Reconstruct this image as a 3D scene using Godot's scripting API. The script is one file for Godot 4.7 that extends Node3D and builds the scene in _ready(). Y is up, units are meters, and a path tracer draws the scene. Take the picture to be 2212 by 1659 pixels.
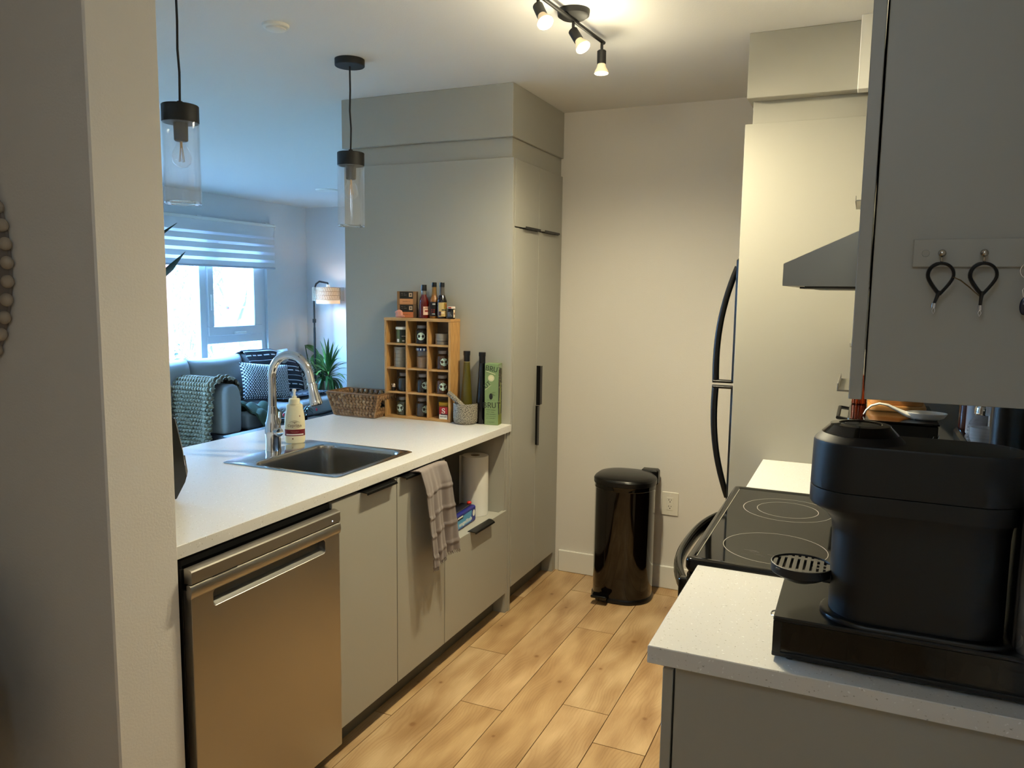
extends Node3D
# A galley kitchen that opens over a peninsula onto a living room. x runs across the aisle, y up, z towards the camera; metres.

class MB:
	# collects triangles given counter-clockwise as seen from outside
	var v := PackedVector3Array()
	var u := PackedVector2Array()
	var xf := Transform3D()
	func tri(a: Vector3, b: Vector3, c: Vector3, ua = null, ub = null, uc = null) -> void:
		a = xf * a; b = xf * b; c = xf * c
		v.append_array([a, b, c])
		if ua == null:
			var n := (b - a).cross(c - a).abs()
			if n.y >= n.x and n.y >= n.z: u.append_array([Vector2(a.x, a.z), Vector2(b.x, b.z), Vector2(c.x, c.z)])
			elif n.x >= n.z: u.append_array([Vector2(a.z, -a.y), Vector2(b.z, -b.y), Vector2(c.z, -c.y)])
			else: u.append_array([Vector2(a.x, -a.y), Vector2(b.x, -b.y), Vector2(c.x, -c.y)])
		else:
			u.append_array([ua, ub, uc])
	func quad(a: Vector3, b: Vector3, c: Vector3, d: Vector3, ua = null, ub = null, uc = null, ud = null) -> void:
		tri(a, b, c, ua, ub, uc); tri(a, c, d, ua, uc, ud)
	func out_tri(a: Vector3, b: Vector3, c: Vector3, m: Vector3) -> void:
		if (b - a).cross(c - a).dot(a + b + c - 3.0 * m) < 0: tri(a, c, b)
		else: tri(a, b, c)
	func out_quad(a: Vector3, b: Vector3, c: Vector3, d: Vector3, m: Vector3) -> void:
		out_tri(a, b, c, m); out_tri(a, c, d, m)
	func b(x0: float, y0: float, z0: float, x1: float, y1: float, z1: float, bev := 0.0) -> MB:
		var lo := Vector3(minf(x0, x1), minf(y0, y1), minf(z0, z1))
		var hi := Vector3(maxf(x0, x1), maxf(y0, y1), maxf(z0, z1))
		var m := (lo + hi) / 2.0
		var h := (hi - lo) / 2.0
		var k := minf(bev, minf(h.x, minf(h.y, h.z)) * 0.95)
		var p := func(sx, sy, sz, ax) -> Vector3:
			return m + Vector3(sx * (h.x - (0.0 if ax == 0 else k)), sy * (h.y - (0.0 if ax == 1 else k)), sz * (h.z - (0.0 if ax == 2 else k)))
		for s in [-1, 1]:
			out_quad(p.call(s, -1, -1, 0), p.call(s, 1, -1, 0), p.call(s, 1, 1, 0), p.call(s, -1, 1, 0), m)
			out_quad(p.call(-1, s, -1, 1), p.call(1, s, -1, 1), p.call(1, s, 1, 1), p.call(-1, s, 1, 1), m)
			out_quad(p.call(-1, -1, s, 2), p.call(1, -1, s, 2), p.call(1, 1, s, 2), p.call(-1, 1, s, 2), m)
		if k > 0.0:
			for s in [-1, 1]:
				for t in [-1, 1]:
					out_quad(p.call(s, t, -1, 0), p.call(s, t, 1, 0), p.call(s, t, 1, 1), p.call(s, t, -1, 1), m)
					out_quad(p.call(s, -1, t, 0), p.call(s, 1, t, 0), p.call(s, 1, t, 2), p.call(s, -1, t, 2), m)
					out_quad(p.call(-1, s, t, 1), p.call(1, s, t, 1), p.call(1, s, t, 2), p.call(-1, s, t, 2), m)
					for w in [-1, 1]:
						out_tri(p.call(s, t, w, 0), p.call(s, t, w, 1), p.call(s, t, w, 2), m)
		return self
	func rings(r: Array, closed := true, caps := true, uvs := false) -> MB:
		# r: rings of equally many points, each counter-clockwise as seen from the last ring's end
		for i in r.size() - 1:
			var a: PackedVector3Array = r[i]
			var c: PackedVector3Array = r[i + 1]
			var n := a.size()
			for k in (n if closed else n - 1):
				var j := (k + 1) % n
				if uvs:
					var v0 := float(i) / (r.size() - 1); var v1 := float(i + 1) / (r.size() - 1)
					var u0 := float(k) / n; var u1 := float(k + 1) / n
					quad(a[k], a[j], c[j], c[k], Vector2(u0, 1 - v0), Vector2(u1, 1 - v0), Vector2(u1, 1 - v1), Vector2(u0, 1 - v1))
				else:
					quad(a[k], a[j], c[j], c[k])
		if caps and closed:
			for e in [0, r.size() - 1]:
				var q: PackedVector3Array = r[e]
				var m := Vector3()
				for p in q: m += p
				m /= q.size()
				for k in q.size():
					var j := (k + 1) % q.size()
					if e == 0: tri(m, q[j], q[k])
					else: tri(m, q[k], q[j])
		return self
	func lathe(prof: Array, n := 32, arc := TAU, from := 0.0, uvs := false) -> MB:
		# prof: Vector2(radius, height) from the bottom up the outside
		var r := []
		for p in prof:
			var q := PackedVector3Array()
			for k in (n if arc >= TAU else n + 1):
				var t: float = from + arc * k / n
				q.append(Vector3(p.x * sin(t), p.y, p.x * cos(t)))
			r.append(q)
		return rings(r, arc >= TAU, false, uvs)
	func tube(pts: Array, rad, n := 10, caps := true, flat := 1.0) -> MB:
		var r := []
		var side := Vector3.ZERO
		for i in pts.size():
			var t: Vector3 = ((pts[mini(i + 1, pts.size() - 1)] as Vector3) - (pts[maxi(i - 1, 0)] as Vector3)).normalized()
			if side == Vector3.ZERO: side = t.cross(Vector3.UP if absf(t.y) < 0.9 else Vector3.RIGHT)
			side = (side - t * side.dot(t)).normalized()
			var up := side.cross(t)   # up x side = t
			var q := PackedVector3Array()
			var w: float = rad[i] if rad is Array else rad
			for k in n:
				var a := TAU * k / n
				q.append((pts[i] as Vector3) + side * (w * sin(a)) + (up * -1.0 if false else up) * (w * flat * cos(a)))
			r.append(q)
		# the frame (side, up): ring runs from up to side; for an end that faces t this must be counter-clockwise
		var a0: PackedVector3Array = r[0]
		var tt: Vector3 = ((pts[1] as Vector3) - (pts[0] as Vector3))
		if (a0[1] - a0[0]).cross(a0[2] - a0[1]).dot(tt) < 0:
			for q2 in r.size():
				var rev: PackedVector3Array = r[q2]
				rev.reverse()
				r[q2] = rev
		return rings(r, true, caps)
	func ext(poly: PackedVector2Array, z0: float, z1: float, bev := 0.0) -> MB:
		# a counter-clockwise outline in x, y drawn out along z
		if Geometry2D.is_polygon_clockwise(poly) == (Geometry2D.is_polygon_clockwise(PackedVector2Array([Vector2(0, 0), Vector2(1, 0), Vector2(1, 1)]))): pass
		var area := 0.0
		for i in poly.size(): area += poly[i].cross(poly[(i + 1) % poly.size()])
		if area < 0: poly.reverse()
		var ids := Geometry2D.triangulate_polygon(poly)
		for i in range(0, ids.size(), 3):
			var p := poly[ids[i]]; var q := poly[ids[i + 1]]; var s := poly[ids[i + 2]]
			if (q - p).cross(s - p) < 0:
				var h := q; q = s; s = h
			tri(Vector3(p.x, p.y, z1), Vector3(q.x, q.y, z1), Vector3(s.x, s.y, z1))
			tri(Vector3(p.x, p.y, z0), Vector3(s.x, s.y, z0), Vector3(q.x, q.y, z0))
		for i in poly.size():
			var p := poly[i]; var q := poly[(i + 1) % poly.size()]
			quad(Vector3(p.x, p.y, z0), Vector3(q.x, q.y, z0), Vector3(q.x, q.y, z1), Vector3(p.x, p.y, z1))
		return self
	func ball(c: Vector3, r: Vector3, n := 16, m := 10) -> MB:
		var rr := []
		for i in m + 1:
			var t := -PI / 2 + PI * i / m
			var q := PackedVector3Array()
			for k in n:
				var a := TAU * k / n
				q.append(c + Vector3(r.x * cos(t) * sin(a), r.y * sin(t), r.z * cos(t) * cos(a)))
			rr.append(q)
		return rings(rr, true, false)
	func cyl(p: Vector3, q: Vector3, r0: float, r1 := -1.0, n := 20, bev := 0.0) -> MB:
		if r1 < 0: r1 = r0
		if bev <= 0: return tube([p, q], [r0, r1], n)
		var t := (q - p).normalized()
		return tube([p, p + t * bev, q - t * bev, q], [r0 - bev, r0, r1, r1 - bev], n)
	func sheet(f: Callable, nu: int, nv: int, thick := 0.0) -> MB:
		# f(u, v) -> Vector3 with u, v in 0..1; with thickness, a second side and rims
		var p := []
		for j in nv + 1:
			var row := PackedVector3Array()
			for i in nu + 1: row.append(f.call(float(i) / nu, float(j) / nv))
			p.append(row)
		var back := []
		if thick > 0:
			for j in nv + 1:
				var row := PackedVector3Array()
				for i in nu + 1:
					var du: Vector3 = p[j][mini(i + 1, nu)] - p[j][maxi(i - 1, 0)]
					var dv: Vector3 = p[mini(j + 1, nv)][i] - p[maxi(j - 1, 0)][i]
					row.append(p[j][i] - du.cross(dv).normalized() * thick)
				back.append(row)
		for j in nv:
			for i in nu:
				var a := Vector2(float(i) / nu, 1 - float(j) / nv); var c := Vector2(float(i + 1) / nu, 1 - float(j + 1) / nv)
				quad(p[j][i], p[j][i + 1], p[j + 1][i + 1], p[j + 1][i], a, Vector2(c.x, a.y), c, Vector2(a.x, c.y))
				if thick > 0: quad(back[j][i], back[j + 1][i], back[j + 1][i + 1], back[j][i + 1], a, Vector2(a.x, c.y), c, Vector2(c.x, a.y))
		if thick > 0:
			for i in nu:
				var x := float(i) / nu; var y := float(i + 1) / nu
				quad(back[0][i], back[0][i + 1], p[0][i + 1], p[0][i], Vector2(x, 1), Vector2(y, 1), Vector2(y, 1), Vector2(x, 1))
				quad(p[nv][i], p[nv][i + 1], back[nv][i + 1], back[nv][i], Vector2(x, 0), Vector2(y, 0), Vector2(y, 0), Vector2(x, 0))
			for j in nv:
				var x := 1 - float(j) / nv; var y := 1 - float(j + 1) / nv
				quad(back[j][0], p[j][0], p[j + 1][0], back[j + 1][0], Vector2(0, x), Vector2(0, x), Vector2(0, y), Vector2(0, y))
				quad(p[j][nu], back[j][nu], back[j + 1][nu], p[j + 1][nu], Vector2(1, x), Vector2(1, x), Vector2(1, y), Vector2(1, y))
		return self
	func mesh(angle := 40.0) -> ArrayMesh:
		var n := v.size() / 3
		var fn := PackedVector3Array()
		fn.resize(n)
		var at := {}
		for i in n:
			fn[i] = (v[i * 3 + 1] - v[i * 3]).cross(v[i * 3 + 2] - v[i * 3])
			for k in 3:
				var key := Vector3i((v[i * 3 + k] * 20000.0).round())
				if at.has(key): at[key].append(i)
				else: at[key] = PackedInt32Array([i])
		var lim := cos(deg_to_rad(angle))
		var nn := PackedVector3Array()
		nn.resize(v.size())
		var ov := PackedVector3Array(); ov.resize(v.size())
		var ou := PackedVector2Array(); ou.resize(v.size())
		for i in n:
			var me := fn[i].normalized()
			for k in 3:
				var s := Vector3()
				for j in at[Vector3i((v[i * 3 + k] * 20000.0).round())]:
					if fn[j].normalized().dot(me) >= lim: s += fn[j]
				var o := i * 3 + (0 if k == 0 else 3 - k)
				nn[o] = s.normalized() if s.length_squared() > 0 else Vector3.UP
				ov[o] = v[i * 3 + k]
				ou[o] = u[i * 3 + k]
		var arr := []
		arr.resize(Mesh.ARRAY_MAX)
		arr[Mesh.ARRAY_VERTEX] = ov; arr[Mesh.ARRAY_NORMAL] = nn; arr[Mesh.ARRAY_TEX_UV] = ou
		var m := ArrayMesh.new()
		m.add_surface_from_arrays(Mesh.PRIMITIVE_TRIANGLES, arr)
		return m

var M := {}
var rng := RandomNumberGenerator.new()
var taken := {}

func numbered(s: String) -> String:
	var n: int = taken.get(s, 0)
	taken[s] = n + 1
	return s if n == 0 else "%s_%03d" % [s, n]

func thing(called: String, label: String, category: String, at := Vector3.ZERO, turn := 0.0, group := "") -> Node3D:
	var o := Node3D.new()
	o.name = numbered(called)
	add_child(o)
	o.position = at
	o.rotation.y = turn
	tag(o, label, category, group)
	return o

func tag(o: Node3D, label: String, category: String, group := "") -> Node3D:
	o.set_meta("label", label)
	o.set_meta("category", category)
	if group: o.set_meta("group", group)
	return o

func part(parent: Node3D, called: String, mb: MB, mat: Material, angle := 40.0) -> MeshInstance3D:
	var o := MeshInstance3D.new()
	o.name = called
	o.mesh = mb.mesh(angle)
	o.material_override = mat
	parent.add_child(o, true)
	return o

func piece(parent: Node3D, called: String, mesh: Mesh, mat: Material, t := Transform3D()) -> MeshInstance3D:
	var o := MeshInstance3D.new()
	o.name = called
	o.mesh = mesh
	o.material_override = mat
	o.transform = t
	parent.add_child(o, true)
	return o

func struct(called: String, label: String, mb: MB, mat: Material, angle := 40.0) -> Node3D:
	var o: Node3D
	if mb == null:
		o = Node3D.new()
	else:
		o = MeshInstance3D.new()
		o.mesh = mb.mesh(angle)
		o.material_override = mat
	o.name = called
	add_child(o)
	o.set_meta("kind", "structure")
	o.set_meta("label", label)
	o.set_meta("category", called.split("_")[0] if called.split("_")[0] != "trim" else "bulkhead")
	return o

func dup(o: Node3D, called: String, label: String, at: Vector3, turn := 0.0) -> Node3D:
	var c: Node3D = o.duplicate()
	c.name = numbered(called)
	add_child(c)
	c.position = at
	c.rotation.y = turn
	c.set_meta("label", label)
	return c

func W(o: Node3D) -> MB:   # a builder that takes world coordinates and stores the thing's own
	var m := MB.new()
	m.xf = o.transform.affine_inverse()
	return m

func text(parent: Node3D, s: String, t: Transform3D, height: float, mat: Material, font := "Droid Sans", weight := 400, depth := 0.0005, called := "lettering") -> MeshInstance3D:
	var m := TextMesh.new()
	var f := SystemFont.new()
	f.font_names = PackedStringArray([font])
	f.font_weight = weight
	m.font = f
	m.text = s
	m.font_size = 48
	m.pixel_size = height / 35.0
	m.depth = depth
	m.curve_step = 4.0
	return piece(parent, called, m, mat, t)

func P2(a: Array) -> PackedVector2Array:
	var p := PackedVector2Array()
	for i in range(0, a.size(), 2): p.append(Vector2(a[i], a[i + 1]))
	return p

func rrect(w: float, h: float, r: float, n := 5, cx := 0.0, cy := 0.0) -> PackedVector2Array:   # a rounded rectangle, counter-clockwise
	var p := PackedVector2Array()
	for q in 4:
		var c := Vector2([1, -1, -1, 1][q] * (w / 2 - r), [1, 1, -1, -1][q] * (h / 2 - r))
		for k in n + 1:
			var a := PI / 2 * (q + float(k) / n)
			p.append(c + Vector2(cos(a), sin(a)) * r + Vector2(cx, cy))
	return p

func ring_xz(p: PackedVector2Array, y: float) -> PackedVector3Array:   # outline in (x, z) as a ring that faces up; (x, -z) keeps the turn
	var q := PackedVector3Array()
	for a in p: q.append(Vector3(a.x, y, -a.y))
	return q

func ring_at(p: PackedVector2Array, t: Transform3D) -> PackedVector3Array:
	var q := PackedVector3Array()
	for a in p: q.append(t * Vector3(a.x, a.y, 0))
	return q

func mat(c: Color, rough := 0.6, metal := 0.0, more := {}) -> StandardMaterial3D:
	var m := StandardMaterial3D.new()
	m.albedo_color = c
	m.roughness = rough
	m.metallic = metal
	for k in more: m.set(k, more[k])
	return m

func noise_tex(freq: float, a: Color, b: Color, octaves := 4, kind := FastNoiseLite.TYPE_SIMPLEX_SMOOTH, size := 256, sd := 1, mid := 0.5) -> NoiseTexture2D:
	var f := FastNoiseLite.new()
	f.noise_type = kind
	f.frequency = freq
	f.fractal_octaves = octaves
	f.seed = sd
	var t := NoiseTexture2D.new()
	t.width = size; t.height = size
	t.seamless = true
	t.noise = f
	var g := Gradient.new()
	g.set_color(0, a); g.set_color(1, b)
	if mid != 0.5:
		g.set_offset(0, mid - 0.12); g.set_offset(1, mid + 0.12)
	t.color_ramp = g
	return t

func bump_tex(freq: float, strength: float, octaves := 4, kind := FastNoiseLite.TYPE_SIMPLEX_SMOOTH, size := 256) -> NoiseTexture2D:
	var t: NoiseTexture2D = noise_tex(freq, Color.BLACK, Color.WHITE, octaves, kind, size)
	t.color_ramp = null
	t.as_normal_map = true
	t.bump_strength = strength
	return t

func tri_tex(m: StandardMaterial3D, tex: Texture2D, scale: Vector3, world := false) -> StandardMaterial3D:
	m.albedo_texture = tex
	m.uv1_triplanar = true
	m.uv1_world_triplanar = world
	m.uv1_scale = scale
	return m

func tri_bump(m: StandardMaterial3D, tex: Texture2D, scale: Vector3, amount := 1.0) -> StandardMaterial3D:
	m.normal_enabled = true
	m.normal_texture = tex
	m.normal_scale = amount
	m.uv1_triplanar = true
	m.uv1_scale = scale
	return m

func wood_image(sd: int, light: Color, dark: Color, knots: Array) -> ImageTexture:
	# one board, 1.2 m long (u) and 0.18 m wide (v): cathedral rings that bend round its knots
	var w := 1024; var h := 160
	var n1 := FastNoiseLite.new(); n1.seed = sd; n1.frequency = 1.0; n1.fractal_octaves = 3
	var n2 := FastNoiseLite.new(); n2.seed = sd + 7; n2.frequency = 1.0; n2.fractal_octaves = 2
	var d := PackedByteArray()
	d.resize(w * h * 3)
	for y in h:
		for x in w:
			var p := Vector2(x * 1.2 / w, (y - 80) * 0.18 / h)
			var v := p.y + 0.035 * n1.get_noise_2d(p.x * 1.6, p.y * 2.5)
			var dark_k := 0.0
			for k in knots:
				var q := Vector2((p.x - k.x) * 0.32, p.y - k.y)
				var e: float = exp(-q.length_squared() / (k.z * k.z * 4.0))
				v += k.z * 1.4 * e * signf(q.y + 0.0001) * minf(1.0, absf(q.y) / k.z * 2.0 + 0.15)
				dark_k += 0.85 * exp(-Vector2((p.x - k.x) * 0.8, p.y - k.y).length_squared() / (k.z * k.z * 0.10)) + 0.30 * e
			var ring := 0.5 + 0.5 * sin(v * TAU / 0.011 + 2.5 * n2.get_noise_2d(p.x * 1.5, p.y * 12.0))
			ring = pow(ring, 3.0)
			var fibre := n1.get_noise_2d(p.x * 14.0, p.y * 700.0)
			var cloud := n2.get_noise_2d(p.x * 3.0 + 9.0, p.y * 11.0)
			var figure := clampf(0.5 + 1.3 * n2.get_noise_2d(p.x * 1.8 + 40.0, p.y * 7.0), 0.0, 1.0)
			var t := clampf(0.27 + 0.13 * (ring - 0.3) * figure + 0.12 * fibre + 0.30 * cloud + 0.16 * (figure - 0.5) + dark_k * 0.8, 0.0, 1.0)
			var c := light.lerp(dark, t)
			var o := (y * w + x) * 3
			d[o] = int(c.r * 255); d[o + 1] = int(c.g * 255); d[o + 2] = int(c.b * 255)
	return ImageTexture.create_from_image(Image.create_from_data(w, h, false, Image.FORMAT_RGB8, d))

func speck_image(base: Color, flecks: Array, size: int, sd: int) -> ImageTexture:
	# flecks: [colour, how many, radius in pixels]; wraps at its edges
	var im := Image.create(size, size, false, Image.FORMAT_RGB8)
	im.fill(base)
	rng.seed = sd
	for f in flecks:
		for i in f[1]:
			var c := Vector2i(rng.randi() % size, rng.randi() % size)
			var r: float = f[2] * rng.randf_range(0.5, 1.3)
			var a := rng.randf() * PI
			var col: Color = (f[0] as Color).lerp(base, rng.randf() * 0.6)
			var k := int(ceil(r))
			for y in range(-k, k + 1):
				for x in range(-k, k + 1):
					var q := Vector2(x, y).rotated(a)
					if Vector2(q.x, q.y * 1.9).length() <= r:
						im.set_pixel(posmod(c.x + x, size), posmod(c.y + y, size), col)
	return ImageTexture.create_from_image(im)

func stripe_image() -> ImageTexture:   # the throw: near-black cloth with plain and dotted white stripes along u
	var w := 64; var h := 512
	var im := Image.create(w, h, false, Image.FORMAT_RGB8)
	im.fill(Color(0.10, 0.11, 0.15))
	var y := 6
	var k := 0
	while y < h - 12:
		if k % 3 == 1:
			for x in w:
				if x % 8 < 6:
					for j in 7: im.set_pixel(x, y + j, Color(0.93, 0.93, 0.93))
		elif k % 3 == 0:
			im.fill_rect(Rect2i(0, y, w, 3), Color(0.86, 0.87, 0.9))
		else:
			im.fill_rect(Rect2i(0, y, w, 5), Color(0.9, 0.9, 0.92))
		y += [30, 26, 34][k % 3]
		k += 1
	return ImageTexture.create_from_image(im)

func check_image() -> ImageTexture:   # the pillow: short white floats offset from row to row
	var im := Image.create(32, 32, false, Image.FORMAT_RGB8)
	im.fill(Color(0.06, 0.06, 0.08))
	for r in 2:
		for x in 2:
			im.fill_rect(Rect2i(x * 16 + r * 8, r * 16 + 3, 10, 10), Color(0.9, 0.9, 0.9))
	for r in 2:
		im.fill_rect(Rect2i(0, r * 16 + 13, 32, 2), Color(0.75, 0.75, 0.76))
	return ImageTexture.create_from_image(im)

func materials() -> void:
	M.wall = tri_bump(mat(Color(0.87, 0.85, 0.82), 0.75), bump_tex(0.05, 2.0), Vector3.ONE * 9.0, 0.25)
	M.wall_cool = mat(Color(0.88, 0.885, 0.89), 0.8)
	M.ceiling = tri_bump(mat(Color(0.90, 0.895, 0.885), 0.85), bump_tex(0.05, 2.0), Vector3.ONE * 8.0, 0.25)
	M.white_trim = mat(Color(0.91, 0.90, 0.87), 0.45)
	M.cabinet = mat(Color(0.655, 0.645, 0.605), 0.42)
	M.cabinet_edge = mat(Color(0.67, 0.66, 0.62), 0.45)
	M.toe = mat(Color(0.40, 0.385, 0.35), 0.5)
	M.dark_gap = mat(Color(0.03, 0.03, 0.03), 0.8)
	M.quartz = tri_tex(mat(Color.WHITE, 0.22), speck_image(Color(0.875, 0.865, 0.84), [[Color(0.62, 0.60, 0.55), 260, 2.6], [Color(0.76, 0.74, 0.70), 900, 2.2], [Color(0.98, 0.98, 0.97), 500, 3.0]], 768, 3), Vector3.ONE * 2.2)
	M.steel = tri_bump(mat(Color(0.68, 0.66, 0.63), 0.36, 1.0), bump_tex(0.02, 1.0, 3), Vector3(60, 60, 2), 0.12)
	M.sink_steel = mat(Color(0.66, 0.65, 0.63), 0.24, 1.0)
	M.rim_steel = mat(Color(0.80, 0.80, 0.80), 0.14, 1.0)
	M.hood_steel = mat(Color(0.60, 0.59, 0.56), 0.42, 1.0)
	M.chrome = mat(Color(0.85, 0.85, 0.86), 0.07, 1.0)
	M.black_gloss = mat(Color(0.012, 0.012, 0.013), 0.08)
	M.black_satin = mat(Color(0.018, 0.018, 0.02), 0.34)
	M.black_matt = mat(Color(0.03, 0.03, 0.032), 0.55)
	M.black_fridge = tri_bump(mat(Color(0.014, 0.014, 0.016), 0.22), bump_tex(0.08, 2.0), Vector3.ONE * 12.0, 0.12)
	M.cooktop = mat(Color(0.02, 0.02, 0.02), 0.05, 0.0, {"metallic_specular": 0.5})
	M.ring = mat(Color(0.62, 0.60, 0.56), 0.5)
	M.pull = mat(Color(0.05, 0.05, 0.05), 0.32, 0.4)
	M.glass = mat(Color(0.96, 0.97, 0.97, 0.04), 0.02, 0.0, {"transparency": BaseMaterial3D.TRANSPARENCY_ALPHA})
	M.smoke_glass = mat(Color(0.30, 0.30, 0.31, 0.35), 0.05, 0.0, {"transparency": BaseMaterial3D.TRANSPARENCY_ALPHA})
	M.solid_glass = mat(Color(0.97, 0.98, 0.98, 0.02), 0.02, 0.0, {"refraction_enabled": true, "refraction_scale": 0.05, "transparency": BaseMaterial3D.TRANSPARENCY_ALPHA})
	M.bamboo = tri_tex(mat(Color.WHITE, 0.45), noise_tex(0.02, Color(0.62, 0.45, 0.25), Color(0.83, 0.65, 0.41), 4, FastNoiseLite.TYPE_SIMPLEX_SMOOTH, 256, 4), Vector3(28, 2.0, 28))
	M.bamboo_flat = tri_tex(mat(Color.WHITE, 0.45), noise_tex(0.02, Color(0.62, 0.45, 0.25), Color(0.83, 0.65, 0.41), 4, FastNoiseLite.TYPE_SIMPLEX_SMOOTH, 256, 4), Vector3(2.0, 28, 28))
	M.granite = tri_tex(mat(Color.WHITE, 0.7), noise_tex(0.09, Color(0.17, 0.16, 0.15), Color(0.74, 0.70, 0.62), 2, FastNoiseLite.TYPE_SIMPLEX, 256, 9, 0.501), Vector3.ONE * 9.0)
	M.granite.normal_enabled = true
	M.granite.normal_texture = bump_tex(0.12, 3.0)
	M.granite.normal_scale = 0.5
	var lights := [Color(0.82, 0.695, 0.525), Color(0.80, 0.67, 0.49), Color(0.83, 0.715, 0.55)]
	var kn := [[Vector3(0.22, 0.03, 0.02), Vector3(0.75, -0.035, 0.026)], [Vector3(0.5, -0.02, 0.022), Vector3(0.95, 0.05, 0.015)], [Vector3(0.32, 0.045, 0.018), Vector3(0.62, -0.01, 0.028), Vector3(1.05, -0.05, 0.016)]]
	for i in 3:
		M["plank%d" % i] = mat(Color.WHITE, 0.36, 0.0, {"albedo_texture": wood_image(11 + i * 5, lights[i], Color(0.52, 0.37, 0.22), kn[i])})
	M.floor_plain = mat(Color(0.70, 0.60, 0.47), 0.4)
	M.warm_wood = tri_tex(mat(Color.WHITE, 0.5), noise_tex(0.02, Color(0.66, 0.45, 0.22), Color(0.85, 0.62, 0.36), 4), Vector3(3, 40, 40))
	M.linen = tri_bump(mat(Color(0.56, 0.545, 0.54), 0.95, 0.0, {"rim_enabled": true, "rim": 0.3}), bump_tex(0.12, 5.0), Vector3.ONE * 20.0, 0.5)
	M.green_knit = tri_bump(mat(Color(0.43, 0.38, 0.30), 0.95, 0.0, {"rim_enabled": true, "rim": 0.35}), bump_tex(0.15, 5.0), Vector3.ONE * 25.0, 0.5)
	M.throw = mat(Color.WHITE, 0.95, 0.0, {"albedo_texture": stripe_image()})
	M.check = mat(Color.WHITE, 0.95, 0.0, {"albedo_texture": check_image(), "uv1_scale": Vector3(11, 11, 1)})
	M.towel = tri_bump(mat(Color(0.53, 0.49, 0.48), 0.95, 0.0, {"rim_enabled": true, "rim": 0.4}), bump_tex(0.15, 5.0), Vector3.ONE * 40.0, 0.6)
	M.paper = tri_bump(mat(Color(0.93, 0.92, 0.89), 0.9), bump_tex(0.12, 4.0, 2), Vector3.ONE * 25.0, 0.4)
	for i in 3:
		M["grass%d" % i] = tri_tex(mat(Color.WHITE, 0.7), noise_tex(0.03, [Color(0.42, 0.29, 0.17), Color(0.50, 0.36, 0.22), Color(0.36, 0.25, 0.15)][i], [Color(0.66, 0.51, 0.34), Color(0.72, 0.57, 0.40), Color(0.60, 0.45, 0.29)][i], 3), Vector3(160, 160, 160))
	M.white_plastic = mat(Color(0.93, 0.92, 0.89), 0.4)
	M.outlet = mat(Color(0.90, 0.88, 0.83), 0.35)
	M.ink = mat(Color(0.03, 0.03, 0.03), 0.6)
	M.white_ink = mat(Color(0.93, 0.92, 0.88), 0.6)
	M.leaf = tri_tex(mat(Color.WHITE, 0.4, 0.0, {"backlight_enabled": true, "backlight": Color(0.2, 0.3, 0.1)}), noise_tex(0.02, Color(0.12, 0.27, 0.13), Color(0.29, 0.47, 0.22), 2), Vector3.ONE * 12.0)
	M.leaf_light = tri_tex(mat(Color.WHITE, 0.4, 0.0, {"backlight_enabled": true, "backlight": Color(0.25, 0.35, 0.1)}), noise_tex(0.02, Color(0.30, 0.46, 0.20), Color(0.55, 0.66, 0.34), 2), Vector3.ONE * 12.0)
	M.leaf_dark = mat(Color(0.10, 0.17, 0.11), 0.45)
	M.bark = tri_tex(mat(Color.WHITE, 0.9), noise_tex(0.06, Color(0.30, 0.28, 0.26), Color(0.66, 0.63, 0.60), 3), Vector3(6, 1.5, 6))
	M.stem = tri_tex(mat(Color.WHITE, 0.9), noise_tex(0.06, Color(0.42, 0.36, 0.27), Color(0.66, 0.58, 0.46), 3), Vector3(30, 10, 30))
	M.evergreen = mat(Color(0.15, 0.20, 0.13), 0.9)
	M.terracotta = mat(Color(0.43, 0.20, 0.14), 0.7)
	M.upvc = mat(Color(0.88, 0.89, 0.90), 0.35)
	M.blind = mat(Color(0.90, 0.90, 0.90), 0.85, 0.0, {"backlight_enabled": true, "backlight": Color(0.42, 0.43, 0.44)})
	M.sheer = mat(Color(0.93, 0.94, 0.96), 0.85, 0.0, {"backlight_enabled": true, "backlight": Color(0.95, 0.95, 0.97)})
	M.bulb_off = M.glass
	M.filament = mat(Color(0.75, 0.55, 0.25), 0.4, 0.3)
	M.lit = mat(Color(1, 0.93, 0.8), 0.3, 0.0, {"emission_enabled": true, "emission": Color(1.0, 0.86, 0.66), "emission_energy_multiplier": 14.0})

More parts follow.
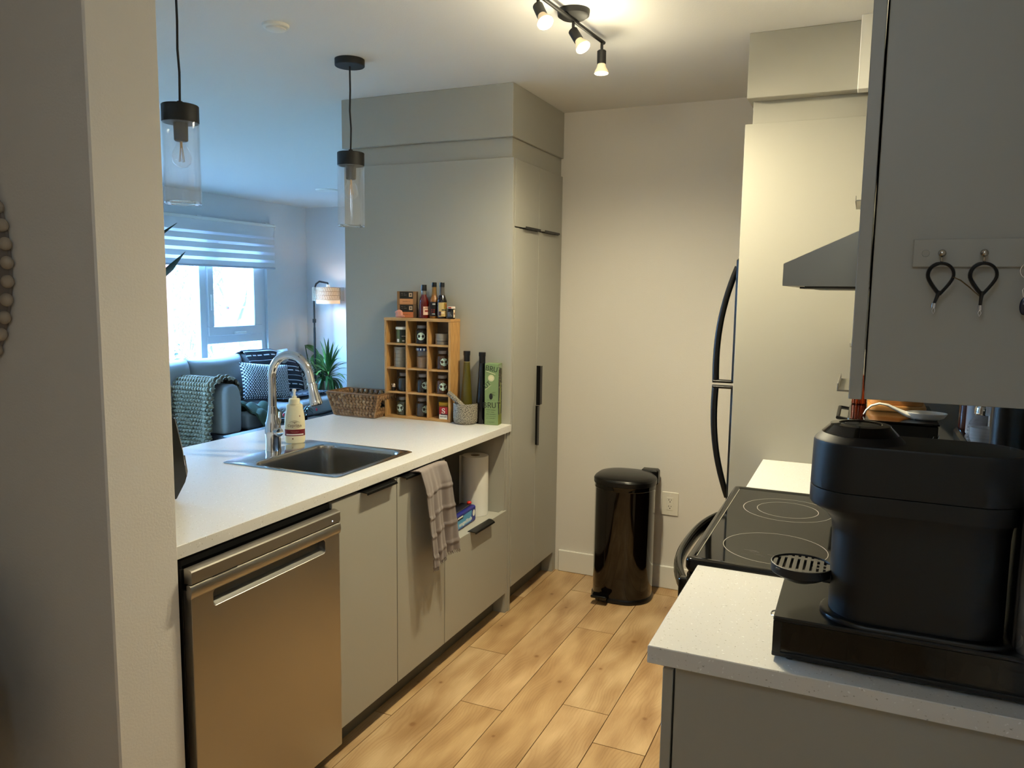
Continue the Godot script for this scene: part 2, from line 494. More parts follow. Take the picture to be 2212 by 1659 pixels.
func camera_and_light() -> void:
	var cam := Camera3D.new()
	cam.name = "camera"
	add_child(cam)
	cam.position = Vector3(1.4807, 1.5382, 3.9367)
	cam.rotation = Vector3(-0.1191, 0.4205, 0.0130)
	cam.fov = 52.40
	cam.near = 0.05
	cam.far = 200.0
	var we := WorldEnvironment.new()
	we.name = "environment"
	var e := Environment.new()
	e.background_mode = Environment.BG_SKY
	var sm := ProceduralSkyMaterial.new()
	sm.sky_top_color = Color(0.47, 0.73, 1.0)
	sm.sky_horizon_color = Color(0.57, 0.81, 1.0)
	sm.ground_horizon_color = Color(0.60, 0.79, 0.96)
	sm.ground_bottom_color = Color(0.5, 0.56, 0.64)
	sm.sky_curve = 0.3
	var sky := Sky.new()
	sky.sky_material = sm
	e.sky = sky
	e.background_energy_multiplier = SKY
	e.tonemap_mode = Environment.TONE_MAPPER_LINEAR
	e.tonemap_exposure = 1.0
	e.sdfgi_enabled = true
	e.ssao_enabled = true
	e.ssil_enabled = true
	we.environment = e
	add_child(we)
	var sun := DirectionalLight3D.new()   # shines on the trees from behind the building
	sun.name = "sun"
	sun.light_color = Color(1.0, 0.95, 0.88)
	sun.light_energy = SUN
	sun.light_angular_distance = 0.6
	sun.shadow_enabled = true
	sun.sky_mode = DirectionalLight3D.SKY_MODE_LIGHT_ONLY
	sun.look_at_from_position(Vector3(6, 6.5, 3), Vector3.ZERO)
	add_child(sun)

const SKY := 92.0
const SUN := 6.0
const HALL := 0.18
const SPOT := 1.0

func room() -> void:
	var CE := 2.459
	# floor: a slab, and boards laid along z
	var fl := struct("floor", "light oak plank floor of the kitchen aisle", null, null)
	part(fl, "subfloor", MB.new().b(-4.62, -0.14, -3.62, 1.93, -0.0125, 5.22), M.floor_plain)
	part(fl, "living_floor", MB.new().b(-4.62, -0.0125, -3.62, -0.905, 0.0, 2.606), M.floor_plain)
	part(fl, "hall_floor", MB.new().b(-2.4, -0.0125, 3.7, 1.93, 0.0, 5.22), M.floor_plain)
	part(fl, "hall_floor", MB.new().b(-2.4, -0.0125, 2.606, -0.17, 0.0, 3.7), M.floor_plain)
	rng.seed = 21
	var xs := [-0.176, 0.004, 0.182, 0.357, 0.540, 0.720, 0.905, 1.085, 1.25]
	var cut := [0.45, 1.055, 1.47, 0.665, 1.328, 0.30, 0.95, 1.2]
	for i in 8:
		var z: float = cut[i]
		while z > 0.0: z -= 1.22
		var k := i
		while z < 3.7:
			var za := maxf(z, 0.0); var zb := minf(z + 1.22, 3.7)
			if zb - za > 0.02:
				var mb := MB.new()
				var g := 0.0006
				var x0: float = xs[i] + g; var x1: float = xs[i + 1] - g
				var y := -0.0004 * rng.randf()
				var u0 := (za - z) / 1.22; var u1 := (zb - z) / 1.22
				if rng.randf() < 0.5:
					u0 = 1.0 - u0; u1 = 1.0 - u1
				var v0 := 0.02; var v1 := 0.98
				if rng.randf() < 0.5:
					v0 = 0.98; v1 = 0.02
				var bv := 0.0009
				var A := Vector3(x0 + bv, y, zb - g - bv); var B := Vector3(x1 - bv, y, zb - g - bv); var C := Vector3(x1 - bv, y, za + g + bv); var D := Vector3(x0 + bv, y, za + g + bv)
				mb.quad(A, B, C, D, Vector2(u1, v0), Vector2(u1, v1), Vector2(u0, v1), Vector2(u0, v0))
				var lo := Vector3(0, -0.0125, 0)
				var E := Vector3(x0, -0.0125, zb - g); var F := Vector3(x1, -0.0125, zb - g); var G := Vector3(x1, -0.0125, za + g); var H := Vector3(x0, -0.0125, za + g)
				var t := Vector2(0.5, 0.05)
				for q in [[E, F, B, A], [F, G, C, B], [G, H, D, C], [H, E, A, D]]:
					mb.quad(q[0], q[1], q[2], q[3], t, t, t, t)
				part(fl, "plank", mb, M["plank%d" % (k % 3)], 10.0)
			z += 1.22
			k += 1
	struct("ceiling", "smooth white ceiling running from kitchen to living room", MB.new().b(-4.62, CE, -3.62, 1.93, CE + 0.12, 5.22), M.ceiling)
	struct("wall_back", "cream end wall of the galley behind the bin", MB.new().b(-0.889, -0.0125, -0.12, 1.93, CE, 0.0), M.wall)
	struct("wall_right", "wall behind the range and upper cabinets", MB.new().b(1.81, -0.0125, 0.0, 1.93, CE, 5.22), M.wall)
	struct("wall_front", "wall end with lit edge beside the dishwasher", MB.new().b(-4.62, -0.0125, 2.606, 0.012, CE, 2.79, 0.004), M.wall)
	struct("wall_far", "far living room wall behind the floor lamp", MB.new().b(-4.62, -0.0125, -3.62, -0.77, CE, -3.5), M.wall_cool)
	struct("wall_side", "living room wall behind the pantry", MB.new().b(-0.889, -0.0125, -3.5, -0.77, CE, -0.12), M.wall)
	var ww := MB.new()   # window wall with two openings
	ww.b(-4.62, -0.0125, -3.5, -4.5, CE, -2.83)
	ww.b(-4.62, -0.0125, -2.83, -4.5, 0.72, -0.75)
	ww.b(-4.62, 2.16, -2.83, -4.5, CE, -0.75)
	ww.b(-4.62, -0.0125, -0.75, -4.5, CE, -0.35)
	ww.b(-4.62, -0.0125, -0.35, -4.5, 0.72, 1.75)
	ww.b(-4.62, 2.16, -0.35, -4.5, CE, 1.75)
	ww.b(-4.62, -0.0125, 1.75, -4.5, CE, 2.606)
	struct("wall_left", "pale living room wall round the windows", ww, M.wall_cool)
	struct("wall_hall", "hall wall out of view on the left", MB.new().b(-2.52, -0.0125, 2.79, -2.4, CE, 5.22), M.wall)
	struct("wall_behind", "hall wall behind the viewer", MB.new().b(-2.4, -0.0125, 5.1, 1.81, CE, 5.22), M.wall)
	# baseboards
	struct("baseboard_back", "low white baseboard along the end wall", MB.new().b(0.02, 0.0, 0.0, 1.04, 0.119, 0.014, 0.003), M.white_trim)
	# soffits and bulkhead
	struct("trim_1", "grey boxed soffit above the pantry cabinet", MB.new().b(-0.93, 2.226, 0.0, 0.0, CE, 0.652, 0.002), M.cabinet)
	struct("trim_2", "grey boxed soffit above the fridge panel", MB.new().b(1.052, 2.234, 0.0, 1.81, CE, 0.943, 0.002), M.cabinet)
	struct("trim_3", "bright white bulkhead edge beside the fridge soffit", MB.new().b(1.417, 2.221, 0.943, 1.81, CE, 1.0, 0.002), M.white_trim)
	window_one()

func window_one() -> void:
	var w := struct("window_1", "white framed living room window with a casement sash and bare trees outside", null, null)
	var x0 := -4.6; var x1 := -4.535
	var fr := MB.new()
	fr.b(x0, 0.72, -2.83, x1, 0.79, -0.75, 0.004)
	fr.b(x0, 2.09, -2.83, x1, 2.16, -0.75, 0.004)
	fr.b(x0, 0.79, -2.83, x1, 2.09, -2.765, 0.004)
	fr.b(x0, 0.79, -0.82, x1, 2.09, -0.75, 0.004)
	fr.b(x0, 0.79, -1.985, x1, 2.09, -1.90, 0.004)   # mullion
	fr.b(x0, 0.96, -2.765, x1, 1.06, -1.985, 0.004)  # transom under the sash
	part(w, "frame", fr, M.upvc)
	var sa := MB.new()
	var a := x0 + 0.01; var c := x1 + 0.018
	sa.b(a, 1.04, -2.755, c, 1.135, -1.99, 0.006)
	sa.b(a, 2.0, -2.755, c, 2.09, -1.99, 0.006)
	sa.b(a, 1.135, -2.755, c, 2.0, -2.64, 0.006)
	sa.b(a, 1.135, -2.07, c, 2.0, -1.99, 0.006)
	var sash := part(w, "sash", sa, M.upvc)
	part(sash, "crank_handle", MB.new().b(c, 1.045, -2.50, c + 0.02, 1.075, -2.33, 0.006), M.white_plastic)
	part(sash, "latch", MB.new().b(c, 1.30, -2.04, c + 0.012, 1.46, -2.02, 0.004), M.white_plastic)
	part(w, "pane", MB.new().b(-4.572, 0.79, -1.90, -4.568, 2.09, -0.82), M.glass)
	part(w, "pane", MB.new().b(-4.572, 1.135, -2.64, -4.568, 2.0, -2.07), M.glass)
	part(w, "pane", MB.new().b(-4.572, 0.79, -2.765, -4.568, 0.96, -1.985), M.glass)
	part(w, "sill", MB.new().b(-4.62, 0.70, -2.83, -4.49, 0.72, -0.75, 0.003), M.white_trim)
	# its neighbour along the same wall, hidden from the photograph's side by the wall end
	var n := struct("window_3", "second living room window along the same wall", null, null)
	var nf := MB.new()
	nf.b(x0, 0.72, -0.35, x1, 0.79, 1.75); nf.b(x0, 2.09, -0.35, x1, 2.16, 1.75); nf.b(x0, 0.79, -0.35, x1, 2.09, -0.28); nf.b(x0, 0.79, 1.68, x1, 2.09, 1.75); nf.b(x0, 0.79, 0.66, x1, 2.09, 0.74)
	part(n, "frame", nf, M.upvc)
	part(n, "pane", MB.new().b(-4.572, 0.79, -0.28, -4.568, 2.09, 0.66), M.glass)
	part(n, "pane", MB.new().b(-4.572, 0.79, 0.74, -4.568, 2.09, 1.68), M.glass)

func pull_tab(parent: Node3D, mb: MB, x: float, y: float, z0: float, z1: float, out := 1.0) -> void:
	# a folded black edge pull lying on a door's top edge: flat strip, slanted ends, small drop lip
	var d := 0.021 * out
	var i := 0.010
	var t := 0.0022
	var pr := [[x - 0.012 * out, y + 0.0005, 0.0], [x, y + 0.0005, 0.0], [x + d, y - 0.0045, i], [x + d, y - 0.0095, i]]
	for k in 3:
		var p = pr[k]; var q = pr[k + 1]
		var o := Vector3(0, t, 0) if k < 2 else Vector3(t * out, 0, 0)
		var A := Vector3(p[0], p[1], z0 + p[2]); var B := Vector3(p[0], p[1], z1 - p[2]); var C := Vector3(q[0], q[1], z1 - q[2]); var D := Vector3(q[0], q[1], z0 + q[2])
		var m := (A + B + C + D) / 4.0 + o / 2.0
		mb.out_quad(A, B, C, D, m); mb.out_quad(A + o, B + o, C + o, D + o, m)
		mb.out_quad(A, B, B + o, A + o, m); mb.out_quad(C, D, D + o, C + o, m); mb.out_quad(A, D, D + o, A + o, m); mb.out_quad(B, C, C + o, B + o, m)
	part(parent, "handle", mb, M.pull, 20.0)

func peninsula() -> void:
	# worktop with a cut-out for the sink
	var t := thing("countertop", "long white quartz countertop of the peninsula holding sink and spice rack", "countertop", Vector3(-0.45, 0.8825, 1.62))
	var mb := W(t)
	var cx := -0.4495; var cz := 1.624; var w := 0.911; var d := 1.964
	var hx := -0.3225; var hz := 1.629
	var inner := rrect(0.475, 0.448, 0.03, 4)
	var outer := PackedVector2Array()
	for i in inner.size():
		var p := inner[i]
		var q := p / maxf(absf(p.x) / 0.2375, absf(p.y) / 0.224)   # onto the hole's rectangle, then out to the slab's
		if i % 5 == 2: q = Vector2(0.2375 * signf(p.x), 0.224 * signf(p.y))   # the arc's middle goes to the slab's corner
		outer.append(Vector2(remap(q.x, -0.2375, 0.2375, cx - w / 2 - hx, cx + w / 2 - hx), remap(q.y, -0.224, 0.224, -(cz + d / 2 - hz), -(cz - d / 2 - hz))))
	var base := mb.xf
	mb.xf = base * Transform3D(Basis(), Vector3(hx, 0, hz))
	var e := 0.0015
	var shr := func(p: PackedVector2Array, k: float) -> PackedVector2Array:
		var r := PackedVector2Array()
		var c := Vector2(cx - hx, -(cz - hz))
		for a in p: r.append(c + Vector2((a.x - c.x) * (1 - 2 * k / w), (a.y - c.y) * (1 - 2 * k / d)))
		return r
	mb.rings([ring_xz(inner, 0.8825), ring_xz(outer, 0.8825), ring_xz(outer, 0.915 - e), ring_xz(shr.call(outer, e), 0.915), ring_xz(inner, 0.915), ring_xz(inner, 0.8825)], true, false)
	part(t, "slab", mb, M.quartz, 50.0)

	# sink
	t = thing("sink", "square stainless steel drop-in sink in the white countertop", "sink", Vector3(-0.3225, 0.915, 1.629))
	mb = MB.new()
	var R := func(x0, x1, z0, z1, r, y) -> PackedVector3Array:
		return ring_xz(rrect(x1 - x0, z1 - z0, r, 6, (x0 + x1) / 2 + 0.3225, -((z0 + z1) / 2 - 1.629)), y)
	mb.rings([R.call(-0.56, -0.086, 1.407, 1.851, 0.02, -0.001), R.call(-0.577, -0.069, 1.389, 1.869, 0.022, -0.001), R.call(-0.578, -0.068, 1.388, 1.870, 0.022, 0.0015),
		R.call(-0.572, -0.074, 1.394, 1.864, 0.02, 0.0042), R.call(-0.478, -0.095, 1.412, 1.846, 0.055, 0.003), R.call(-0.470, -0.102, 1.419, 1.839, 0.052, -0.003)], true, false)
	part(t, "rim", mb, M.rim_steel, 45.0)
	mb = MB.new()
	mb.rings([R.call(-0.470, -0.102, 1.419, 1.839, 0.052, -0.003), R.call(-0.466, -0.106, 1.423, 1.835, 0.05, -0.015), R.call(-0.458, -0.114, 1.431, 1.827, 0.055, -0.16), R.call(-0.44, -0.132, 1.449, 1.809, 0.06, -0.176), R.call(-0.33, -0.242, 1.585, 1.673, 0.04, -0.182), R.call(-0.287, -0.285, 1.628, 1.630, 0.0005, -0.182)], true, false)
	part(t, "basin", mb, M.sink_steel, 45.0)
	part(t, "drain", MB.new().lathe([Vector2(0.0, -0.1815), Vector2(0.042, -0.1815), Vector2(0.043, -0.179), Vector2(0.030, -0.178), Vector2(0.026, -0.181), Vector2(0, -0.181)], 28), M.chrome)

	# faucet
	t = thing("faucet", "tall chrome pull-down gooseneck faucet behind the sink", "faucet", Vector3(-0.545, 0.9185, 1.632))
	mb = MB.new().lathe([Vector2(0, 0), Vector2(0.029, 0), Vector2(0.0295, 0.004), Vector2(0.0282, 0.012), Vector2(0.028, 0.05), Vector2(0.0300, 0.066), Vector2(0.0298, 0.085), Vector2(0.0262, 0.110), Vector2(0.0205, 0.135), Vector2(0.0172, 0.155), Vector2(0.0163, 0.172), Vector2(0.0158, 0.1735), Vector2(0, 0.1735)], 40)
	part(t, "body", mb, M.chrome)
	var pts := []
	pts.append(Vector3(0, 0.172, 0)); pts.append(Vector3(0, 0.23, 0)); pts.append(Vector3(0, 0.283, 0))
	for k in 19:
		var a := PI - (PI - 0.27) * k / 18.0
		pts.append(Vector3(0.089 + 0.089 * cos(a), 0.283 + 0.089 * sin(a), 0))
	var dirn := Vector3(sin(0.27), -cos(0.27), 0)
	var last: Vector3 = pts[-1]
	pts.append(last + dirn * 0.02); pts.append(last + dirn * 0.036)
	part(t, "spout", MB.new().tube(pts, 0.0155, 24), M.chrome)
	var hp: Vector3 = last + dirn * 0.037
	var head := MB.new()
	head.tube([hp, hp + dirn * 0.002, hp + dirn * 0.02, hp + dirn * 0.04, hp + dirn * 0.066, hp + dirn * 0.079, hp + dirn * 0.0815], [0.0150, 0.0162, 0.0166, 0.0188, 0.0226, 0.0236, 0.0225], 28)
	var sp := part(t, "spray_head", head, M.chrome)
	part(sp, "spray_face", MB.new().cyl(hp + dirn * 0.0815, hp + dirn * 0.085, 0.019, 0.0185, 24), M.black_satin)
	var ax := Vector3(0.94, 0, 0.34).normalized()
	part(t, "handle_hub", MB.new().tube([Vector3(0, 0.078, 0), Vector3(0, 0.078, 0) + ax * 0.046, Vector3(0, 0.078, 0) + ax * 0.051, Vector3(0, 0.078, 0) + ax * 0.0515], [0.0150, 0.0170, 0.0150, 0.008], 26), M.chrome)
	part(t, "lever", MB.new().tube([Vector3(0, 0.078, 0) + ax * 0.036 + Vector3(0, 0.012, 0), Vector3(0.015, 0.115, -0.022), Vector3(-0.004, 0.142, -0.045)], [0.006, 0.005, 0.0045], 12), M.chrome)

	# dishwasher
	t = thing("dishwasher", "stainless steel dishwasher under the near end of the white countertop", "dishwasher", Vector3(-0.25, 0.0, 2.29))
	mb = W(t)
	var dz0 := 1.997; var dz1 := 2.588
	mb.b(-0.55, 0.05, dz0 + 0.004, -0.004, 0.872, dz1 - 0.002)
	part(t, "tub", mb, M.dark_gap)
	mb = W(t)
	mb.b(-0.003, 0.082, dz0, 0.003, 0.852, dz1 + 0.004)
	part(t, "door_edge", mb, mat(Color(0.10, 0.095, 0.085), 0.4))
	# the door skin: frame round a pocket
	var zc := (dz0 + dz1) / 2
	var tf := Transform3D(Basis(Vector3(0, 0, -1), Vector3(0, 1, 0), Vector3(1, 0, 0)), Vector3(0.0, 0.0, zc))
	var ring := func(w2: float, y0: float, y1: float, r: float, x: float) -> PackedVector3Array:
		return ring_at(rrect(w2, y1 - y0, r, 5, 0.0, (y0 + y1) / 2), Transform3D(tf.basis, tf.origin + Vector3(x, 0, 0)))
	mb = W(t)
	mb.rings([ring.call(0.591, 0.078, 0.800, 0.002, 0.004), ring.call(0.591, 0.078, 0.800, 0.003, 0.0285), ring.call(0.588, 0.0795, 0.7985, 0.004, 0.030), ring.call(0.452, 0.737, 0.781, 0.010, 0.030), ring.call(0.450, 0.738, 0.780, 0.010, 0.0285)], true, false)
	part(t, "door", mb, M.steel, 30.0)
	mb = W(t)
	mb.rings([ring.call(0.450, 0.738, 0.780, 0.010, 0.0286), ring.call(0.446, 0.749, 0.779, 0.009, 0.018), ring.call(0.438, 0.752, 0.778, 0.008, 0.0105), ring.call(0.02, 0.76, 0.772, 0.002, 0.0100), ring.call(0.001, 0.7655, 0.7665, 0.0001, 0.0100)], true, false)
	part(t, "pocket", mb, mat(Color(0.36, 0.35, 0.33), 0.5, 0.4), 30.0)
	mb = W(t)
	mb.xf = mb.xf * Transform3D(Basis(), Vector3(0, 0, 0))
	var prof := P2([0.008, 0.817, 0.0305, 0.817, 0.0335, 0.8185, 0.0335, 0.848, 0.031, 0.8515, 0.012, 0.856, 0.008, 0.855])
	mb.ext(prof, dz0, dz1)
	part(t, "control_strip", mb, M.steel, 30.0)
	mb = W(t)
	var bp := PackedVector2Array()
	for k in 9:
		var a := -PI / 2 + PI * k / 8.0
		bp.append(Vector2(0.030 + 0.0062 * cos(a), 0.7985 + 0.0175 * sin(a)))
	bp.append(Vector2(0.02, 0.816)); bp.append(Vector2(0.02, 0.781))
	mb.ext(bp, dz0, dz1 + 0.005)
	part(t, "handle", mb, M.steel, 40.0)
	mb = W(t)
	mb.ext(P2([-0.045, 0.849, 0.012, 0.849, 0.012, 0.8535, -0.045, 0.868]), dz0 + 0.006, dz1 - 0.006)
	var tp := part(t, "control_panel", mb, M.black_gloss, 30.0)
	mb = W(t)
	mb.b(0.0334, 0.8162, 2.436, 0.0338, 0.8186, 2.522)
	part(t, "vent_slot", mb, M.dark_gap)
	var led := mat(Color.WHITE, 0.4, 0.0, {"emission_enabled": true, "emission": Color(0.85, 0.9, 1.0), "emission_energy_multiplier": 2.0})
	mb = W(t)
	mb.ball(Vector3(0.0336, 0.829, 2.036), Vector3(0.001, 0.0024, 0.0024), 10, 6)
	part(t, "status_light", mb, led)
	mb = W(t)
	mb.b(-0.004, 0.8556, 2.22, 0.001, 0.8562, 2.228)
	part(tp, "panel_light", mb, mat(Color(0.3, 0.3, 1), 0.4, 0.0, {"emission_enabled": true, "emission": Color(0.35, 0.35, 1.0), "emission_energy_multiplier": 1.5}))
	mb = W(t)
	mb.b(-0.06, 0.0, dz0, -0.05, 0.082, dz1)
	part(t, "toe_panel", mb, M.dark_gap)

	# sink cabinet
	t = thing("sink_cabinet", "grey base cabinet with two plain doors under the sink", "cabinet", Vector3(-0.3, 0.0, 1.63))
	mb = W(t)
	mb.b(-0.58, 0.10, 1.270, -0.021, 0.86, 1.288); mb.b(-0.58, 0.10, 1.976, -0.021, 0.86, 1.994)
	mb.b(-0.58, 0.10, 1.270, -0.57, 0.86, 1.994); mb.b(-0.58, 0.10, 1.270, -0.021, 0.118, 1.994); mb.b(-0.05, 0.82, 1.288, -0.021, 0.872, 1.976)
	part(t, "body", mb, M.dark_gap)
	var dr := part(t, "door", W(t).b(-0.0195, 0.102, 1.6215, 0.0, 0.869, 1.9935, 0.0012), M.cabinet)
	pull_tab(dr, W(t), 0.0, 0.869, 1.640, 1.842)
	dr = part(t, "door", W(t).b(-0.0195, 0.102, 1.2690, 0.0, 0.869, 1.6175, 0.0012), M.cabinet)
	pull_tab(dr, W(t), 0.0, 0.869, 1.400, 1.600)
	part(t, "toe_kick", W(t).b(-0.082, 0.0, 1.27, -0.066, 0.10, 1.994), M.toe)

	# drawer cabinet with an open niche
	t = thing("drawer_cabinet", "grey base cabinet with open niche above one deep drawer", "cabinet", Vector3(-0.3, 0.0, 0.95))
	part(t, "side_panel", W(t).b(-0.60, 0.0, 0.6435, -0.002, 0.880, 0.667, 0.001), M.cabinet)
	part(t, "side_panel", W(t).b(-0.60, 0.10, 0.6680, -0.008, 0.880, 0.684, 0.0008), M.cabinet)
	part(t, "side_panel", W(t).b(-0.60, 0.10, 1.2495, -0.021, 0.880, 1.2655, 0.0008), M.cabinet)
	part(t, "back_panel", W(t).b(-0.60, 0.10, 0.684, -0.59, 0.880, 1.2495), M.cabinet)
	part(t, "shelf", W(t).b(-0.59, 0.481, 0.684, -0.0205, 0.497, 1.2495, 0.001), M.cabinet_edge)
	dr = part(t, "drawer", W(t).b(-0.0195, 0.102, 0.6700, 0.0, 0.508, 1.2650, 0.0012), M.cabinet)
	pull_tab(dr, W(t), 0.0, 0.508, 0.835, 1.045)
	part(t, "toe_kick", W(t).b(-0.082, 0.0, 0.667, -0.066, 0.10, 1.27), M.toe)

	# pantry
	t = thing("pantry_cabinet", "tall grey pantry cabinet with black edge pulls at the end of the peninsula", "cabinet", Vector3(-0.44, 0.0, 0.32))
	part(t, "side_panel", W(t).b(-0.925, 0.0, 0.622, 0.0015, 2.136, 0.642, 0.001), M.cabinet)
	part(t, "filler", W(t).b(-0.905, 2.136, 0.002, -0.012, 2.226, 0.628, 0.001), M.cabinet)
	part(t, "body", W(t).b(-0.86, 0.10, 0.03, -0.0175, 2.134, 0.620), M.cabinet)
	part(t, "filler", W(t).b(-0.86, 0.0, 0.002, -0.002, 2.134, 0.048, 0.001), M.cabinet)
	var ud := []
	for z in [[0.3345, 0.6185], [0.051, 0.3315]]:
		var dd := part(t, "door", W(t).b(-0.0155, 1.8315, z[0], 0.003, 2.133, z[1], 0.0012), M.cabinet)
		var zm: Array = [0.345, 0.545] if z[0] > 0.3 else [0.085, 0.305]
		var hb := W(t)
		hb.b(-0.01, 1.8265, zm[0], 0.004, 1.8295, zm[1]); hb.b(0.004, 1.8265, zm[0] + 0.006, 0.0225, 1.8295, zm[1] - 0.006, 0.0008); hb.b(0.0205, 1.8275, zm[0] + 0.008, 0.0225, 1.8365, zm[1] - 0.008, 0.0006)
		part(dd, "handle", hb, M.pull, 20.0)
		var dl := part(t, "door", W(t).b(-0.0155, 0.115, z[0], 0.003, 1.8255, z[1], 0.0012), M.cabinet)
		hb = W(t)
		if z[0] > 0.3: hb.b(0.0025, 0.764, 0.3345, 0.0225, 0.9645, 0.3375, 0.0006); hb.b(0.0205, 0.766, 0.3345, 0.0225, 0.9625, 0.3600, 0.0006)
		else: hb.b(0.0025, 0.967, 0.3285, 0.0225, 1.166, 0.3315, 0.0006); hb.b(0.0205, 0.969, 0.3010, 0.0225, 1.164, 0.3315, 0.0006)
		part(dl, "handle", hb, M.pull, 20.0)
	part(t, "toe_kick", W(t).b(-0.082, 0.0, 0.048, -0.066, 0.115, 0.622), M.toe)

	# in the niche
	t = thing("paper_towel_roll", "white paper towel roll standing in the open niche", "paper towel", Vector3(-0.128, 0.497, 0.748))
	mb = MB.new().lathe([Vector2(0.021, 0.0), Vector2(0.0605, 0.0), Vector2(0.062, 0.002), Vector2(0.062, 0.277), Vector2(0.0605, 0.279), Vector2(0.021, 0.279)], 48)
	mb.quad(Vector3(-0.060, 0.001, 0.012), Vector3(-0.0655, 0.001, 0.034), Vector3(-0.0655, 0.278, 0.034), Vector3(-0.060, 0.278, 0.012))
	part(t, "roll", mb, M.paper)
	part(t, "core", MB.new().lathe([Vector2(0.0195, 0.0), Vector2(0.021, 0.0), Vector2(0.021, 0.2785), Vector2(0.0195, 0.2785), Vector2(0.0195, 0.0)], 24), mat(Color(0.55, 0.47, 0.38), 0.9))
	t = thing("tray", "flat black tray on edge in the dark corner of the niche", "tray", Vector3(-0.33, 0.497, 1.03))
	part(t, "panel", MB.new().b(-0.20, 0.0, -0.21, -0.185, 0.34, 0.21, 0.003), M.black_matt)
	wrap_box()
	towel()

func wrap_box() -> void:
	var t := thing("wrap_box", "blue plastic wrap carton lying in the niche beside the towel", "box", Vector3(-0.105, 0.497, 0.962), 0.06)
	var mb := MB.new()
	var blue := mat(Color(0.10, 0.14, 0.50), 0.4)
	mb.rings([ring_at(rrect(0.072, 0.072, 0.010, 4, 0, 0.036), Transform3D(Basis(), Vector3(0, 0, -0.115))), ring_at(rrect(0.076, 0.074, 0.010, 4, 0, 0.037), Transform3D(Basis(), Vector3(0, 0, -0.110))), ring_at(rrect(0.076, 0.074, 0.010, 4, 0, 0.037), Transform3D(Basis(), Vector3(0, 0, 0.185)))])
	part(t, "carton", mb, blue)
	var panel := PackedVector2Array()
	panel.append_array(P2([-0.18, 0.012, 0.062, 0.012]))
	for k in 6:
		var a := PI / 2 * k / 5.0
		panel.append(Vector2(0.062 + 0.02 * sin(a) * 0.4, 0.03 + 0.03 * k / 5.0))
	for k in 6: panel.append(Vector2(0.055 - 0.235 * k / 5.0, 0.061 - 0.026 * pow(k / 5.0, 2.0)))
	var side := Transform3D(Basis(Vector3(0, 0, -1), Vector3(0, 1, 0), Vector3(1, 0, 0)), Vector3(0.0381, 0, 0))
	mb = MB.new()
	mb.xf = side
	mb.ext(panel, 0.0, 0.0004)
	part(t, "label", mb, mat(Color(0.33, 0.62, 0.80), 0.4))
	mb = MB.new(); mb.xf = side
	var oval := PackedVector2Array()
	for k in 20: oval.append(Vector2(0.092 + 0.013 * cos(TAU * k / 20), 0.042 + 0.015 * sin(TAU * k / 20)))
	mb.ext(oval, 0.0, 0.0005)
	part(t, "round_mark", mb, M.white_ink)
	var s2 := side.translated_local(Vector3(0, 0, 0.0006))
	text(t, "pellicula", s2.translated_local(Vector3(0.024, 0.0255, 0)), 0.016, M.white_ink, "Droid Sans", 700)
	text(t, "wrap", s2.translated_local(Vector3(-0.042, 0.0255, 0)), 0.016, M.white_ink, "Droid Sans", 700)
	mb = MB.new(); mb.xf = side
	mb.ext(P2([-0.09, 0.048, -0.025, 0.048, -0.025, 0.064, -0.09, 0.064]), 0.0, 0.0005)
	part(t, "black_tag", mb, M.ink)
	mb = MB.new(); mb.xf = side
	mb.ext(P2([-0.08, 0.055, -0.028, 0.055, -0.028, 0.062, -0.08, 0.062]), 0.0, 0.0007)
	part(t, "white_bar", mb, M.white_ink)
	part(t, "slide_cutter", MB.new().b(-0.03, 0.073, -0.10, 0.022, 0.079, 0.16, 0.002), mat(Color(0.14, 0.14, 0.18), 0.3))
	part(t, "red_tab", MB.new().ball(Vector3(0.012, 0.083, -0.098), Vector3(0.011, 0.009, 0.012), 10, 6), mat(Color(0.80, 0.16, 0.08), 0.4))

